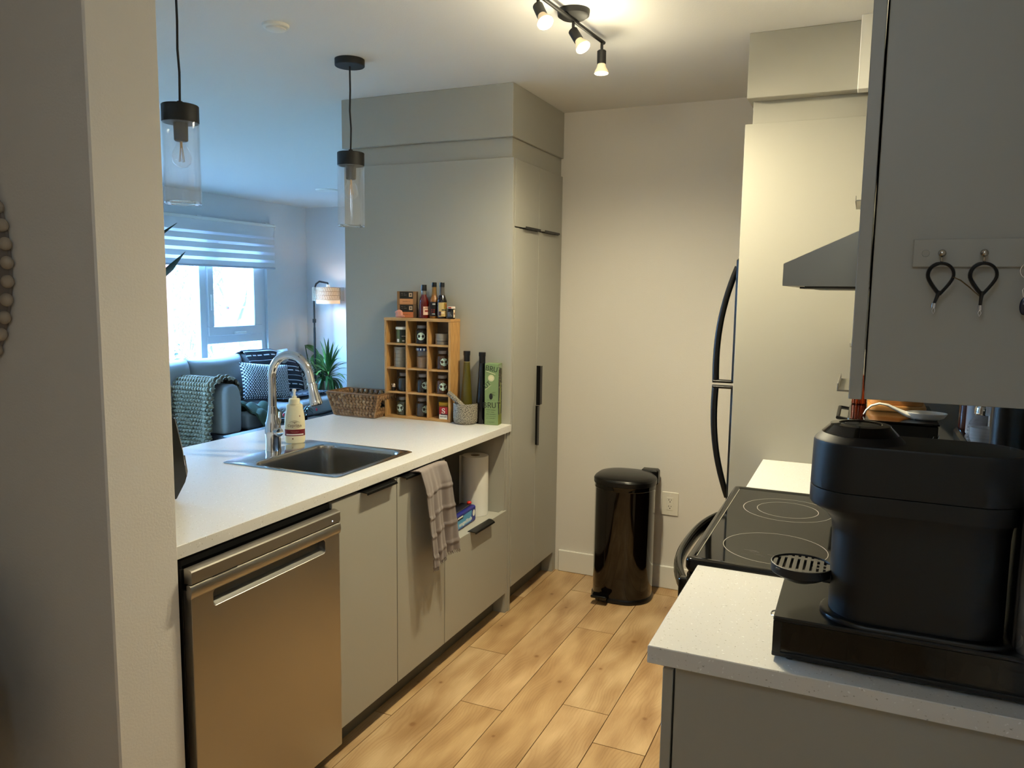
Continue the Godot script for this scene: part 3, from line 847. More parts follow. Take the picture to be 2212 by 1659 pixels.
func towel() -> void:
	var t := thing("dish_towel", "grey fringed dish towel hanging over the sink cabinet door", "towel", Vector3(0.02, 0.48, 1.36))
	var f := func(u: float, v: float) -> Vector3:
		# v 0 at the fold on the door, 1 at the hem; u 0 near the viewer
		var z := lerpf(lerpf(1.525, 1.475, v), lerpf(1.330, 1.272, v), u)
		var drop := v - 0.05
		var y := 0.874 - 0.362 * v + 0.052 * u * v * 0.0
		if v < 0.08: y = 0.866 + 0.008 * sin(v / 0.08 * PI / 2)
		else: y = 0.874 - 0.375 * (v - 0.08) / 0.92 * (1.0 - 0.06 * u)
		var fold := 0.010 * sin(u * 15.0 + 0.5) * v + 0.006 * sin(u * 31.0 + v * 3.0) * v + 0.008 * sin(u * 6.0 + 1.0)
		var x := 0.024 + 0.020 * clampf(v * 4.0, 0, 1) + fold + 0.012 * v
		if v < 0.08: x = lerpf(-0.016, 0.030, v / 0.08) + fold * v / 0.08
		# raised stitched ridges across
		for r in [0.30, 0.52, 0.70, 0.90]:
			x += 0.0045 * exp(-pow((v - r - 0.008 * sin(u * 9.0)) / 0.012, 2.0))
		return Vector3(x, y, z)
	var mb := W(t)
	mb.sheet(f, 46, 70, 0.004)
	part(t, "cloth", mb, M.towel, 60.0)
	mb = W(t)
	rng.seed = 5
	for k in 44:
		var p: Vector3 = f.call((k + 0.5) / 44.0, 1.0)
		mb.tube([p + Vector3(-0.002, 0.002, 0), p + Vector3(rng.randf_range(-0.001, 0.003), -0.008, rng.randf_range(-0.002, 0.002)), p + Vector3(rng.randf_range(-0.002, 0.004), -0.015, rng.randf_range(-0.003, 0.003))], [0.0016, 0.0016, 0.0008], 5)
	part(t, "fringe", mb, M.towel).set_meta("kind", "stuff")
	var p2: Vector3 = f.call(0.62, 1.0)
	part(t, "care_tag", W(t).b(p2.x - 0.012, p2.y - 0.024, p2.z - 0.011, p2.x - 0.011, p2.y + 0.01, p2.z + 0.011), M.white_ink)

func small_items() -> void:
	spice_rack()
	# lotion bottle
	var t := thing("lotion_bottle", "cream lotion bottle with dark red band beside the faucet", "bottle", Vector3(-0.577, 0.919, 1.468), 0.66)
	var mb := MB.new()
	mb.xf = Transform3D(Basis.from_scale(Vector3(1, 1, 0.62)), Vector3.ZERO)
	var pr := [Vector2(0, 0.0), Vector2(0.034, 0.0), Vector2(0.0385, 0.004), Vector2(0.0400, 0.02), Vector2(0.0400, 0.075), Vector2(0.0385, 0.105), Vector2(0.0350, 0.128), Vector2(0.0325, 0.140), Vector2(0.0322, 0.150), Vector2(0.0300, 0.156), Vector2(0.024, 0.159), Vector2(0, 0.159)]
	var cream := mat(Color(0.90, 0.86, 0.72), 0.35)
	part(t, "body", mb.lathe(pr, 44), cream)
	part(t, "cap", MB.new().lathe([Vector2(0, 0.158), Vector2(0.0215, 0.158), Vector2(0.022, 0.160), Vector2(0.022, 0.176), Vector2(0.0205, 0.179), Vector2(0.010, 0.181), Vector2(0.0085, 0.190), Vector2(0, 0.190)], 30), cream)
	part(t, "pump", MB.new().lathe([Vector2(0, 0.189), Vector2(0.0055, 0.189), Vector2(0.0048, 0.205), Vector2(0.0075, 0.210), Vector2(0.0078, 0.216), Vector2(0.005, 0.2175), Vector2(0, 0.2175)], 20), M.white_plastic)
	mb = MB.new()
	mb.xf = Transform3D(Basis.from_scale(Vector3(1, 1, 0.62)), Vector3.ZERO)
	part(t, "red_band", mb.lathe([Vector2(0.0400, 0.031), Vector2(0.0403, 0.031), Vector2(0.0403, 0.057), Vector2(0.0400, 0.057)], 30, 2.7, -1.35), mat(Color(0.45, 0.03, 0.08), 0.4))
	mb = MB.new()
	mb.xf = Transform3D(Basis.from_scale(Vector3(1, 1, 0.62)), Vector3.ZERO)
	part(t, "ribbon", mb.lathe([Vector2(0.0403, 0.0345), Vector2(0.0406, 0.0345), Vector2(0.0406, 0.0390), Vector2(0.0403, 0.0390)], 24, 1.9, -0.95), M.white_ink)
	var brown := mat(Color(0.33, 0.14, 0.09), 0.5)
	text(t, "Caprina", Transform3D(Basis(), Vector3(0.0, 0.0735, 0.0247)), 0.0105, brown, "Droid Serif", 400)
	for a in [[0.0, 0.086, 0.020, 0.006], [0.0, 0.0665, 0.018, -0.004]]:
		mb = MB.new()
		var pts := []
		for k in 9:
			var s := -1.0 + k / 4.0
			pts.append(Vector3(a[0] + a[2] * s, a[1] + a[3] * (1 - s * s), 0.0249 - 0.0028 * s * s))
		part(t, "arc_mark", mb.tube(pts, 0.00035, 4), brown)
	mb = MB.new()
	mb.tube([Vector3(-0.010, 0.0870, 0.0245), Vector3(0, 0.0850, 0.025), Vector3(0.011, 0.0880, 0.0245)], [0.0003, 0.0012, 0.0003], 5)
	mb.tube([Vector3(0, 0.0850, 0.025), Vector3(0.001, 0.0800, 0.025)], [0.0012, 0.0006], 5)
	part(t, "emblem", mb, brown)
	mb = MB.new()
	for k in 6: mb.tube([Vector3(0.020, 0.111, 0.0208), Vector3(0.020 + 0.004 * cos(k * 1.05), 0.111 + 0.004 * sin(k * 1.05), 0.0205)], 0.0005, 4)
	part(t, "flower_mark", mb, mat(Color(0.60, 0.30, 0.22), 0.5))
	scribble(t, Transform3D(Basis(), Vector3(0, 0.0492, 0.0251)), 0.034, 0.0016, mat(Color(0.75, 0.5, 0.45), 0.5))
	scribble(t, Transform3D(Basis(), Vector3(0, 0.0450, 0.0251)), 0.024, 0.0014, mat(Color(0.70, 0.4, 0.38), 0.5))
	mb = MB.new()
	part(t, "round_mark", mb.tube([Vector3(-0.008, 0.020, 0.0243), Vector3(-0.008, 0.020, 0.0250)], 0.0028, 14), brown)

	basket()
	# granite mortar and its pestle
	t = thing("mortar", "speckled grey granite mortar at the right end of the countertop", "mortar", Vector3(-0.198, 0.915, 0.713))
	part(t, "bowl", MB.new().lathe([Vector2(0, 0), Vector2(0.044, 0), Vector2(0.051, 0.003), Vector2(0.0565, 0.012), Vector2(0.0580, 0.03), Vector2(0.0582, 0.092), Vector2(0.0570, 0.096), Vector2(0.0530, 0.0965), Vector2(0.0505, 0.093), Vector2(0.046, 0.06), Vector2(0.032, 0.035), Vector2(0, 0.026)], 44), M.granite)
	t = thing("pestle", "grey granite pestle leaning in the mortar towards the spice rack", "pestle", Vector3(-0.170, 0.985, 0.735))
	part(t, "shaft", MB.new().tube([Vector3(-0.012, -0.022, -0.014), Vector3(-0.016, -0.018, -0.014), Vector3(-0.034, 0.004, -0.012), Vector3(-0.066, 0.038, -0.006), Vector3(-0.103, 0.072, 0.004), Vector3(-0.107, 0.075, 0.005)], [0.008, 0.0155, 0.0150, 0.0125, 0.0115, 0.008], 18), M.granite)

	# bottles by the rack
	var oil := mat(Color(0.30, 0.27, 0.02), 0.06, 0.0, {"clearcoat_enabled": true, "clearcoat": 0.5})
	var long_profile := [Vector2(0, 0.0), Vector2(0.026, 0.0), Vector2(0.0290, 0.003), Vector2(0.0295, 0.02), Vector2(0.0270, 0.10), Vector2(0.0200, 0.20), Vector2(0.0160, 0.265), Vector2(0.0150, 0.285), Vector2(0.0135, 0.287), Vector2(0, 0.287)]
	t = thing("oil_bottle", "tall slim bottle of golden green oil between rack and mortar", "bottle", Vector3(-0.203, 0.915, 0.684))
	t.position.z = 0.673
	t.position.x = -0.214
	part(t, "glass", MB.new().lathe(long_profile, 36), oil)
	part(t, "neck", MB.new().lathe([Vector2(0.0137, 0.275), Vector2(0.0143, 0.277), Vector2(0.0143, 0.289), Vector2(0.0137, 0.29)], 24), mat(Color(0.62, 0.58, 0.42), 0.1))
	part(t, "cap", MB.new().lathe([Vector2(0.0138, 0.288), Vector2(0.0146, 0.289), Vector2(0.0146, 0.315), Vector2(0.0162, 0.319), Vector2(0.0165, 0.336), Vector2(0.015, 0.338), Vector2(0, 0.338)], 28), mat(Color(0.035, 0.04, 0.075), 0.4))
	t = thing("dark_bottle", "tall slim dark bottle behind the green olive oil box", "bottle", Vector3(-0.132, 0.915, 0.675))
	var dark := mat(Color(0.015, 0.018, 0.03), 0.08)
	part(t, "glass", MB.new().lathe(long_profile, 36), dark)
	part(t, "cap", MB.new().lathe([Vector2(0.0140, 0.270), Vector2(0.0150, 0.271), Vector2(0.0148, 0.315), Vector2(0.0162, 0.319), Vector2(0.0165, 0.334), Vector2(0.015, 0.336), Vector2(0, 0.336)], 28), mat(Color(0.035, 0.04, 0.075), 0.4))

	# olive oil carton
	t = thing("oil_carton", "pale green olive oil carton with black BRUT lettering by the pantry", "box", Vector3(-0.0735, 0.915, 0.6745), 0.12)
	var green := mat(Color(0.47, 0.56, 0.38), 0.5)
	part(t, "carton", MB.new().b(-0.0335, 0, -0.026, 0.0335, 0.287, 0.026, 0.0012), green)
	var fz := 0.0262
	text(t, "BRUT", Transform3D(Basis(Vector3.BACK, -0.14), Vector3(0.008, 0.262, fz)), 0.024, M.ink, "Droid Sans", 400)
	text(t, "UT", Transform3D(Basis(Vector3.BACK, 0.72), Vector3(-0.0215, 0.187, fz)), 0.021, M.ink, "Droid Sans", 400)
	text(t, "BRUT", Transform3D(Basis(Vector3.BACK, 0.03), Vector3(0.0, 0.093, fz)), 0.0265, M.ink, "Droid Sans", 400)
	var pale := mat(Color(0.85, 0.82, 0.66), 0.5)
	mb = MB.new()
	mb.cyl(Vector3(-0.002, 0.220, 0.0258), Vector3(-0.002, 0.220, 0.0264), 0.0152, -1, 28)
	part(t, "round_sticker", mb, pale)
	mb = MB.new()
	for k in 24: mb.tube([Vector3(-0.002 + 0.0115 * cos(TAU * k / 24), 0.22 + 0.0115 * sin(TAU * k / 24), 0.0265), Vector3(-0.002 + 0.0115 * cos(TAU * (k + 1) / 24), 0.22 + 0.0115 * sin(TAU * (k + 1) / 24), 0.0265)], 0.0004, 4, false)
	part(t, "sticker_ring", mb, mat(Color(0.35, 0.38, 0.28), 0.5))
	mb = MB.new()
	for q in [[-0.026, 0.252, 0.018, 0.238], [-0.032, 0.163, -0.003, 0.187]]:
		mb.tube([Vector3(q[0], q[1], 0.0262), Vector3(q[2], q[3], 0.0262)], 0.0009, 4)
	part(t, "pale_stroke", mb, pale)
	mb = MB.new()
	mb.ball(Vector3(-0.0025, 0.134, 0.0258), Vector3(0.0095, 0.0155, 0.0006), 18, 8)
	mb.tube([Vector3(0.0, 0.149, 0.0262), Vector3(0.009, 0.1415, 0.0262), Vector3(0.019, 0.1385, 0.0262)], [0.0006, 0.0032, 0.0004], 6, true, 0.2)
	mb.tube([Vector3(0.001, 0.152, 0.0262), Vector3(0.011, 0.1545, 0.0262), Vector3(0.022, 0.1535, 0.0262)], [0.0006, 0.0018, 0.0004], 6, true, 0.3)
	part(t, "olive_print", mb, mat(Color(0.06, 0.075, 0.05), 0.5))
	for k in 7:
		scribble(t, Transform3D(Basis(), Vector3(-0.003, [0.117, 0.071, 0.061, 0.051, 0.041, 0.032, 0.014][k], 0.0259)), [0.040, 0.046, 0.034, 0.050, 0.050, 0.044, 0.036][k], [0.0016, 0.0030, 0.0030, 0.0032, 0.0020, 0.0028, 0.0030][k], mat(Color(0.25, 0.31, 0.18), 0.5))
	# its right side shows a photograph: dark foliage bands and a pale bottle
	var st := Transform3D(Basis(Vector3(0, 0, -1), Vector3(0, 1, 0), Vector3(1, 0, 0)), Vector3(0.0336, 0, 0))
	for q in [[-0.0245, 0.262, 0.022, 0.282, Color(0.55, 0.60, 0.48)], [-0.0245, 0.205, 0.022, 0.261, Color(0.24, 0.23, 0.17)], [-0.0245, 0.095, 0.022, 0.204, Color(0.13, 0.12, 0.09)], [-0.0245, 0.05, 0.022, 0.094, Color(0.16, 0.15, 0.10)], [-0.0245, 0.004, 0.022, 0.049, Color(0.44, 0.47, 0.14)]]:
		mb = MB.new(); mb.xf = st
		mb.b(q[0], q[1], 0, q[2], q[3], 0.0003)
		part(t, "photo_print", mb, mat(q[4], 0.5))
	mb = MB.new(); mb.xf = st
	mb.ext(P2([-0.012, 0.094, 0.001, 0.20, 0.008, 0.20, 0.010, 0.094, 0.006, 0.05, -0.006, 0.05]), 0.0, 0.0006)
	part(t, "bottle_print", mb, mat(Color(0.53, 0.58, 0.24), 0.4))
	rng.seed = 8
	mb = MB.new(); mb.xf = st
	for k in 26:
		var p := Vector3(rng.randf_range(-0.021, 0.019), rng.randf_range(0.10, 0.255), 0.0004)
		mb.tube([p, p + Vector3(rng.randf_range(-0.01, 0.01), rng.randf_range(-0.008, 0.008), 0)], 0.0009, 4)
	part(t, "light_strokes", mb, mat(Color(0.62, 0.56, 0.45), 0.5))

	# appliance half hidden by the wall end
	t = thing("tablet_stand", "dark slanted appliance with chrome edge peeking past the wall end", "appliance", Vector3(-0.40, 0.915, 2.36))
	var side := Transform3D(Basis(Vector3(0, 0, -1), Vector3(0, 1, 0), Vector3(1, 0, 0)), Vector3(0.0, 0, 0))
	mb = MB.new(); mb.xf = side
	mb.ext(P2([-0.10, 0.0, 0.066, 0.002, 0.100, 0.045, 0.106, 0.060, 0.094, 0.141, 0.070, 0.240, 0.05, 0.25, -0.10, 0.25]), -0.07, 0.07)
	part(t, "housing", mb, mat(Color(0.06, 0.06, 0.06), 0.25), 30.0)
	mb = MB.new(); mb.xf = side
	mb.tube([Vector3(0.071, 0.242, 0.068), Vector3(0.095, 0.141, 0.068), Vector3(0.102, 0.095, 0.068)], 0.0022, 8)
	part(t, "chrome_edge", mb, M.chrome)
	mb = MB.new(); mb.xf = side
	mb.ext(P2([0.098, 0.05, 0.108, 0.06, 0.112, 0.075, 0.104, 0.125, 0.100, 0.12]), -0.05, 0.069)
	part(t, "side_flap", mb, mat(Color(0.5, 0.48, 0.47), 0.2, 0.8), 30.0)

func basket() -> void:
	# a tapered tray basket of plaited seagrass: rows of plump overlapping strands over a dark liner
	var c := Vector3(-0.762, 0.915, 0.736)
	var t := thing("woven_basket", "brown woven seagrass basket with cut-out handles left of the spice rack", "basket", c)
	var hx0 := 0.118; var hz0 := 0.072; var hx1 := 0.152; var hz1 := 0.090; var H := 0.117
	var mb := MB.new()
	var outl := func(k: float, y: float, ins: float) -> PackedVector3Array:
		return ring_xz(rrect(2 * (lerpf(hx0, hx1, k) - ins), 2 * (lerpf(hz0, hz1, k) - ins), 0.012, 3), y)
	mb.rings([outl.call(0.0, 0.002, 0.004), outl.call(0.40, 0.046, 0.006)], true, true)
	part(t, "liner", mb, mat(Color(0.13, 0.09, 0.055), 0.9))
	var meshes := []
	for i in 3:
		var m := MB.new()
		var rr := []
		var nn := 7
		for j in nn:
			var s := -1.0 + 2.0 * j / (nn - 1.0)
			var w := sqrt(maxf(0.02, 1.0 - s * s * 0.93))
			var q := PackedVector3Array()
			for k in 9:
				var a := TAU * k / 9
				q.append(Vector3(0.0085 * w * sin(a) + [0.003, 0.002, 0.004][i] * s * s, 0.0175 * s * 0.62, 0.0060 * w * cos(a) + 0.004 * s * 0.5))
			rr.append(q)
		m.rings(rr)
		meshes.append(m.mesh(60.0))
	rng.seed = 31
	var rows := 8
	var sides := [[Vector3(0, 0, 1), Vector3(1, 0, 0)], [Vector3(1, 0, 0), Vector3(0, 0, -1)], [Vector3(0, 0, -1), Vector3(-1, 0, 0)], [Vector3(-1, 0, 0), Vector3(0, 0, 1)]]
	for s in 4:
		var nrm: Vector3 = sides[s][0]; var along: Vector3 = sides[s][1]
		var lng := absf(along.x) > 0.5
		for r in rows:
			var k := (r + 0.5) / rows
			var halfw := lerpf(hx0 if lng else hz0, hx1 if lng else hz1, k)
			var off := lerpf(hz0 if lng else hx0, hz1 if lng else hx1, k)
			var n := 14 if lng else 8
			if s == 2: n = 10
			for i in n:
				var a := (-1.0 + 2.0 * (i + (0.5 if r % 2 == 0 else 0.22)) / n) * halfw
				if not lng and r > 2 and r < 6 and absf(a) < 0.045: continue   # hand hole
				var p := nrm * (off - 0.002) + along * a + Vector3(0, 0.005 + k * (H - 0.008), 0)
				var tilt := (0.75 if r % 2 == 0 else -0.75) + rng.randf_range(-0.12, 0.12)
				var bs := Basis(along, Vector3.UP, nrm) * Basis(Vector3.BACK, tilt + PI / 2 * 0.0)
				bs = bs * Basis(Vector3.BACK, PI / 2 - 0.35 if r % 2 == 0 else -(PI / 2 - 0.35)).scaled(Vector3.ONE) if false else bs
				bs = bs.scaled_local(Vector3(1.0, 1.05, 1.0) * (1.22 if s == 2 else 1.0))
				piece(t, "strand", meshes[rng.randi() % 3], M["grass%d" % (rng.randi() % 3)], Transform3D(bs, p))
	# rim, corner posts and the wires under the handles
	mb = MB.new()
	var rim := []
	for p in rrect(2 * hx1, 2 * hz1, 0.014, 4): rim.append(Vector3(p.x, H, -p.y))
	rim.append(rim[0])
	part(t, "rim", mb.tube(rim, 0.0042, 8), M.grass2)
	mb = MB.new()
	var low := []
	for p in rrect(2 * hx0, 2 * hz0, 0.014, 4): low.append(Vector3(p.x, 0.0045, -p.y))
	low.append(low[0])
	part(t, "base_rim", mb.tube(low, 0.0042, 8), M.grass2)
	for sx in [-1, 1]:
		for sz in [-1, 1]:
			part(t, "corner_post", MB.new().cyl(Vector3(sx * (hx0 - 0.001), 0.004, sz * (hz0 - 0.001)), Vector3(sx * (hx1 - 0.001), H, sz * (hz1 - 0.001)), 0.0045, -1, 8), M.grass1)
	t = thing("dark_pouch", "black pouch lying inside the woven basket by its handle hole", "pouch", c + Vector3(0.065, 0.0, 0.0))
	mb = MB.new()
	mb.rings([ring_xz(rrect(0.06, 0.11, 0.02, 4), 0.004), ring_xz(rrect(0.075, 0.12, 0.02, 4), 0.02), ring_xz(rrect(0.075, 0.12, 0.02, 4), 0.05), ring_xz(rrect(0.05, 0.09, 0.02, 4), 0.062)])
	part(t, "bag", mb, M.black_satin)

func spice_rack() -> void:
	var x0 := -0.632; var x1 := -0.2665; var z0 := 0.643; var z1 := 0.737; var y0 := 0.9155; var y1 := 1.402
	var t := thing("spice_rack", "light bamboo spice rack of twelve cubbies against the pantry side", "rack", Vector3((x0 + x1) / 2, y0, (z0 + z1) / 2))
	var th := 0.0125
	part(t, "top_board", W(t).b(x0 - 0.001, y1 - 0.014, z0, x1 + 0.001, y1, z1 + 0.001, 0.0012), M.bamboo_flat)
	part(t, "bottom_board", W(t).b(x0 + th, y0, z0, x1 - th, y0 + th, z1, 0.001), M.bamboo_flat)
	part(t, "side_board", W(t).b(x0, y0, z0, x0 + th, y1 - 0.014, z1, 0.001), M.bamboo)
	part(t, "side_board", W(t).b(x1 - th, y0, z0, x1, y1 - 0.014, z1, 0.001), M.bamboo)
	part(t, "back_board", W(t).b(x0 + th, y0 + th, z0, x1 - th, y1 - 0.014, z0 + 0.004), mat(Color(0.40, 0.34, 0.27), 0.7))
	var cw := (x1 - x0 - 2 * th - 2 * 0.009) / 3.0
	var xs := []
	for i in 3: xs.append(x0 + th + i * (cw + 0.009))
	for i in 2: part(t, "upright", W(t).b(xs[i] + cw, y0 + th, z0 + 0.004, xs[i] + cw + 0.009, y1 - 0.014, z1 - 0.001, 0.0008), M.bamboo)
	var ch := (y1 - y0 - th - 0.014 - 3 * 0.009) / 4.0
	var ys := []
	for j in 4: ys.append(y0 + th + j * (ch + 0.009))
	for j in 3:
		for i in 3: part(t, "shelf", W(t).b(xs[i], ys[j] + ch, z0 + 0.004, xs[i] + cw, ys[j] + ch + 0.009, z1 - 0.002, 0.0008), M.bamboo_flat)
	# what stands in the cubbies; columns left to right, rows from the bottom
	var grey_lid := mat(Color(0.52, 0.49, 0.48), 0.55)
	var label_m := mat(Color(0.72, 0.80, 0.75), 0.6)
	var fills := {"dark": Color(0.12, 0.09, 0.07), "brown": Color(0.27, 0.16, 0.08), "grey": Color(0.20, 0.17, 0.15), "green": Color(0.24, 0.24, 0.18)}
	var jars := [[0, 0, "green", -0.55, "with its round label turned left, in the bottom left cubby", 0.012], [1, 0, "grey", 0.55, "with label turned right, in the bottom middle cubby", 0.004], [0, 1, "dark", 9.0, "without visible label beside the tiny figurine", 0.016], [1, 1, "dark", 0.4, "with label turned right, second row up in the middle", 0.008], [2, 1, "brown", 0.02, "of brown spice right above the red tin", 0.000], [2, 2, "brown", 0.12, "with round label, right column below the grey tins", 0.002], [1, 3, "dark", -0.15, "with a plain pale label in the top middle cubby", 0.002]]
	for q in jars:
		var jx: float = xs[q[0]] + cw / 2 + q[5]
		var j := thing("spice_jar", "dark glass spice jar " + q[4], "jar", Vector3(jx, ys[q[1]], z0 + 0.050), 0.0, "glass spice jars in the bamboo rack")
		part(j, "glass", MB.new().lathe([Vector2(0, 0), Vector2(0.029, 0), Vector2(0.032, 0.003), Vector2(0.0325, 0.055), Vector2(0.030, 0.064), Vector2(0.022, 0.0685), Vector2(0.019, 0.072), Vector2(0.019, 0.076), Vector2(0, 0.076)], 28), mat(fills[q[2]], 0.12, 0.0, {"clearcoat_enabled": true, "clearcoat": 0.4, "clearcoat_roughness": 0.05}))
		part(j, "lid", MB.new().lathe([Vector2(0, 0.0735), Vector2(0.0205, 0.0735), Vector2(0.021, 0.0745), Vector2(0.021, 0.0865), Vector2(0.020, 0.088), Vector2(0, 0.088)], 28), grey_lid)
		if q[3] < 5:
			# scalloped round label wrapped on the jar, with dark leaf prints round its edge
			var mb := MB.new()
			var lab := func(u: float, v: float) -> Vector3:
				var a := u * TAU
				var rad := 0.0185 * (1.0 + 0.05 * cos(a * 12.0)) * v
				var th2: float = q[3] + 0.55 + rad * cos(a) / 0.0328
				return Vector3(0.0329 * sin(th2), 0.036 + rad * sin(a), 0.0329 * cos(th2))
			for k in 36:
				mb.tri(lab.call(0, 0), lab.call(k / 36.0, 1), lab.call((k + 1) / 36.0, 1))
			part(j, "label", mb, label_m)
			mb = MB.new()
			if not (q[0] == 1 and q[1] == 3):
				for k in 5:
					var p: Vector3 = lab.call(0.07 + k * 0.2, 0.83)
					var nrm := Vector3(p.x, 0, p.z).normalized()
					mb.tube([p - nrm * 0.0002, p + nrm * 0.0003], 0.0030 if k % 2 == 0 else 0.0022, 8)
				var pa: Vector3 = lab.call(0.5, 0.5); var pb: Vector3 = lab.call(0.0, 0.5)
				mb.tube([pa, (pa + pb) / 2 + Vector3(pa.x, 0, pa.z) * 0.012, pb], 0.0012, 5)
				part(j, "label_print", mb, mat(Color(0.05, 0.07, 0.06), 0.6))
	var j := thing("tea_tin", "dark green tea tin with white lid in the top left cubby", "tin", Vector3(xs[0] + cw * 0.62, ys[3], z0 + 0.047), 0.4)
	part(j, "body", MB.new().lathe([Vector2(0, 0), Vector2(0.036, 0), Vector2(0.0365, 0.001), Vector2(0.0365, 0.066), Vector2(0, 0.066)], 36), mat(Color(0.16, 0.19, 0.08), 0.4))
	part(j, "lid", MB.new().lathe([Vector2(0, 0.0655), Vector2(0.0375, 0.0655), Vector2(0.0378, 0.067), Vector2(0.0378, 0.075), Vector2(0.036, 0.0775), Vector2(0, 0.078)], 36), M.white_plastic)
	part(j, "pale_panel", MB.new().lathe([Vector2(0.0366, 0.001), Vector2(0.0367, 0.001), Vector2(0.0367, 0.065), Vector2(0.0366, 0.065)], 8, 0.55, -0.9), mat(Color(0.38, 0.42, 0.25), 0.4))
	part(j, "dark_panel", MB.new().lathe([Vector2(0.0366, 0.024), Vector2(0.0367, 0.024), Vector2(0.0367, 0.062), Vector2(0.0366, 0.062)], 12, 1.1, -0.33), mat(Color(0.07, 0.09, 0.04), 0.4))
	part(j, "barcode", MB.new().lathe([Vector2(0.0367, 0.006), Vector2(0.0368, 0.006), Vector2(0.0368, 0.020), Vector2(0.0367, 0.020)], 6, 0.40, -0.82), M.white_ink)
	scribble(j, Transform3D(Basis(Vector3.UP, 0.2), Vector3(0.0075, 0.034, 0.0366)), 0.020, 0.004, M.white_ink)
	scribble(j, Transform3D(Basis(Vector3.UP, 0.1), Vector3(0.004, 0.012, 0.0366)), 0.008, 0.009, M.white_ink)
	var tin_m := mat(Color(0.60, 0.57, 0.53), 0.38, 0.5)
	for q in [[2, 3, 0.052, 0.034, 0.028, "round grey metal tin in the top right cubby"], [0, 2, 0.098, 0.034, 0.036, "stack-like tall grey ribbed tin in the left cubby, second row"]]:
		j = thing("spice_tin", q[5], "tin", Vector3(xs[q[0]] + cw * (0.47 if q[0] == 2 else 0.48), ys[q[1]], z0 + 0.046))
		var pr := [Vector2(0, 0), Vector2(q[3] - 0.001, 0), Vector2(q[3], 0.001)]
		var y := 0.012
		while y < q[2] - 0.012:
			pr.append_array([Vector2(q[3], y - 0.001), Vector2(q[3] - 0.001, y), Vector2(q[3], y + 0.001)])
			y += 0.018
		pr.append_array([Vector2(q[3], q[2] - 0.012), Vector2(q[3] + 0.0008, q[2] - 0.0115), Vector2(q[3] + 0.0008, q[2] - 0.001), Vector2(q[3] - 0.001, q[2]), Vector2(0, q[2])])
		part(j, "can", MB.new().lathe(pr, 36), tin_m, 25.0)
		if q[0] == 2: part(j, "print_band", MB.new().lathe([Vector2(q[3] + 0.0001, 0.016), Vector2(q[3] + 0.0003, 0.016), Vector2(q[3] + 0.0003, 0.0185), Vector2(q[3] + 0.0001, 0.0185)], 24, 1.7, -0.4), M.ink)
	# plastic tub with blue checked lid
	j = thing("sugar_tub", "clear tub of tan powder with a blue checked lid", "tub", Vector3(xs[1] + cw * 0.60, ys[2], z0 + 0.046))
	part(j, "contents", MB.new().lathe([Vector2(0, 0.001), Vector2(0.0315, 0.001), Vector2(0.0335, 0.052), Vector2(0.02, 0.058), Vector2(0, 0.050)], 30), mat(Color(0.55, 0.40, 0.24), 0.9))
	part(j, "tub", MB.new().lathe([Vector2(0, 0), Vector2(0.032, 0), Vector2(0.0345, 0.06), Vector2(0.0355, 0.084), Vector2(0.0350, 0.084), Vector2(0.0338, 0.06)], 30), M.glass)
	part(j, "lid", MB.new().lathe([Vector2(0, 0.0835), Vector2(0.0365, 0.0835), Vector2(0.037, 0.085), Vector2(0.037, 0.097), Vector2(0.0355, 0.098), Vector2(0, 0.098)], 36), mat(Color(0.07, 0.17, 0.42), 0.4))
	var mbw := MB.new()
	for k in 14:
		var a := TAU * k / 14.0
		mbw.lathe([Vector2(0.0371, 0.086), Vector2(0.0374, 0.086), Vector2(0.0374, 0.096), Vector2(0.0371, 0.096)], 3, 0.22, a)
	part(j, "lid_checks", mbw, M.white_ink)
	# seasoning tin and the red packet before it
	j = thing("seasoning_tin", "red seasoning canister with yellow lid in the bottom right cubby", "tin", Vector3(xs[2] + cw * 0.62, ys[0], z0 + 0.042))
	part(j, "body", MB.new().lathe([Vector2(0, 0), Vector2(0.032, 0), Vector2(0.0325, 0.001), Vector2(0.0325, 0.063), Vector2(0, 0.063)], 30), mat(Color(0.42, 0.09, 0.04), 0.4))
	part(j, "lid", MB.new().lathe([Vector2(0, 0.0625), Vector2(0.0338, 0.0625), Vector2(0.034, 0.0635), Vector2(0.034, 0.076), Vector2(0.033, 0.0775), Vector2(0, 0.0775)], 30), mat(Color(0.74, 0.58, 0.06), 0.4))
	part(j, "gold_band", MB.new().lathe([Vector2(0.0326, 0.055), Vector2(0.0328, 0.055), Vector2(0.0328, 0.060), Vector2(0.0326, 0.060)], 30), mat(Color(0.70, 0.52, 0.10), 0.4))
	j = thing("savory_box", "small red and white spice packet with a white S in front of canister", "box", Vector3(xs[2] + cw * 0.76, ys[0], z0 + 0.0835))
	part(j, "carton", MB.new().b(-0.024, 0, -0.006, 0.020, 0.058, 0.006, 0.0006), mat(Color(0.62, 0.06, 0.06), 0.45))
	part(j, "white_panel", MB.new().b(-0.0238, 0.0005, 0.0055, 0.0198, 0.022, 0.0063), M.white_ink)
	part(j, "dark_panel", MB.new().b(-0.016, 0.0205, 0.0056, 0.0198, 0.0255, 0.0065), mat(Color(0.10, 0.09, 0.13), 0.5))
	text(j, "S", Transform3D(Basis(), Vector3(-0.001, 0.040, 0.0062)), 0.026, M.white_ink, "Droid Serif", 700)
	text(j, "SAVORY", Transform3D(Basis(), Vector3(-0.001, 0.0125, 0.0064)), 0.0075, M.ink, "Droid Sans", 700)
	# tiny figurine-like ornament: a pale blossom shape on a dark base
	j = thing("tiny_ornament", "tiny dark pot topped with a pale knobbly shape in the rack", "ornament", Vector3(xs[0] + 0.026, ys[1], z1 - 0.020))
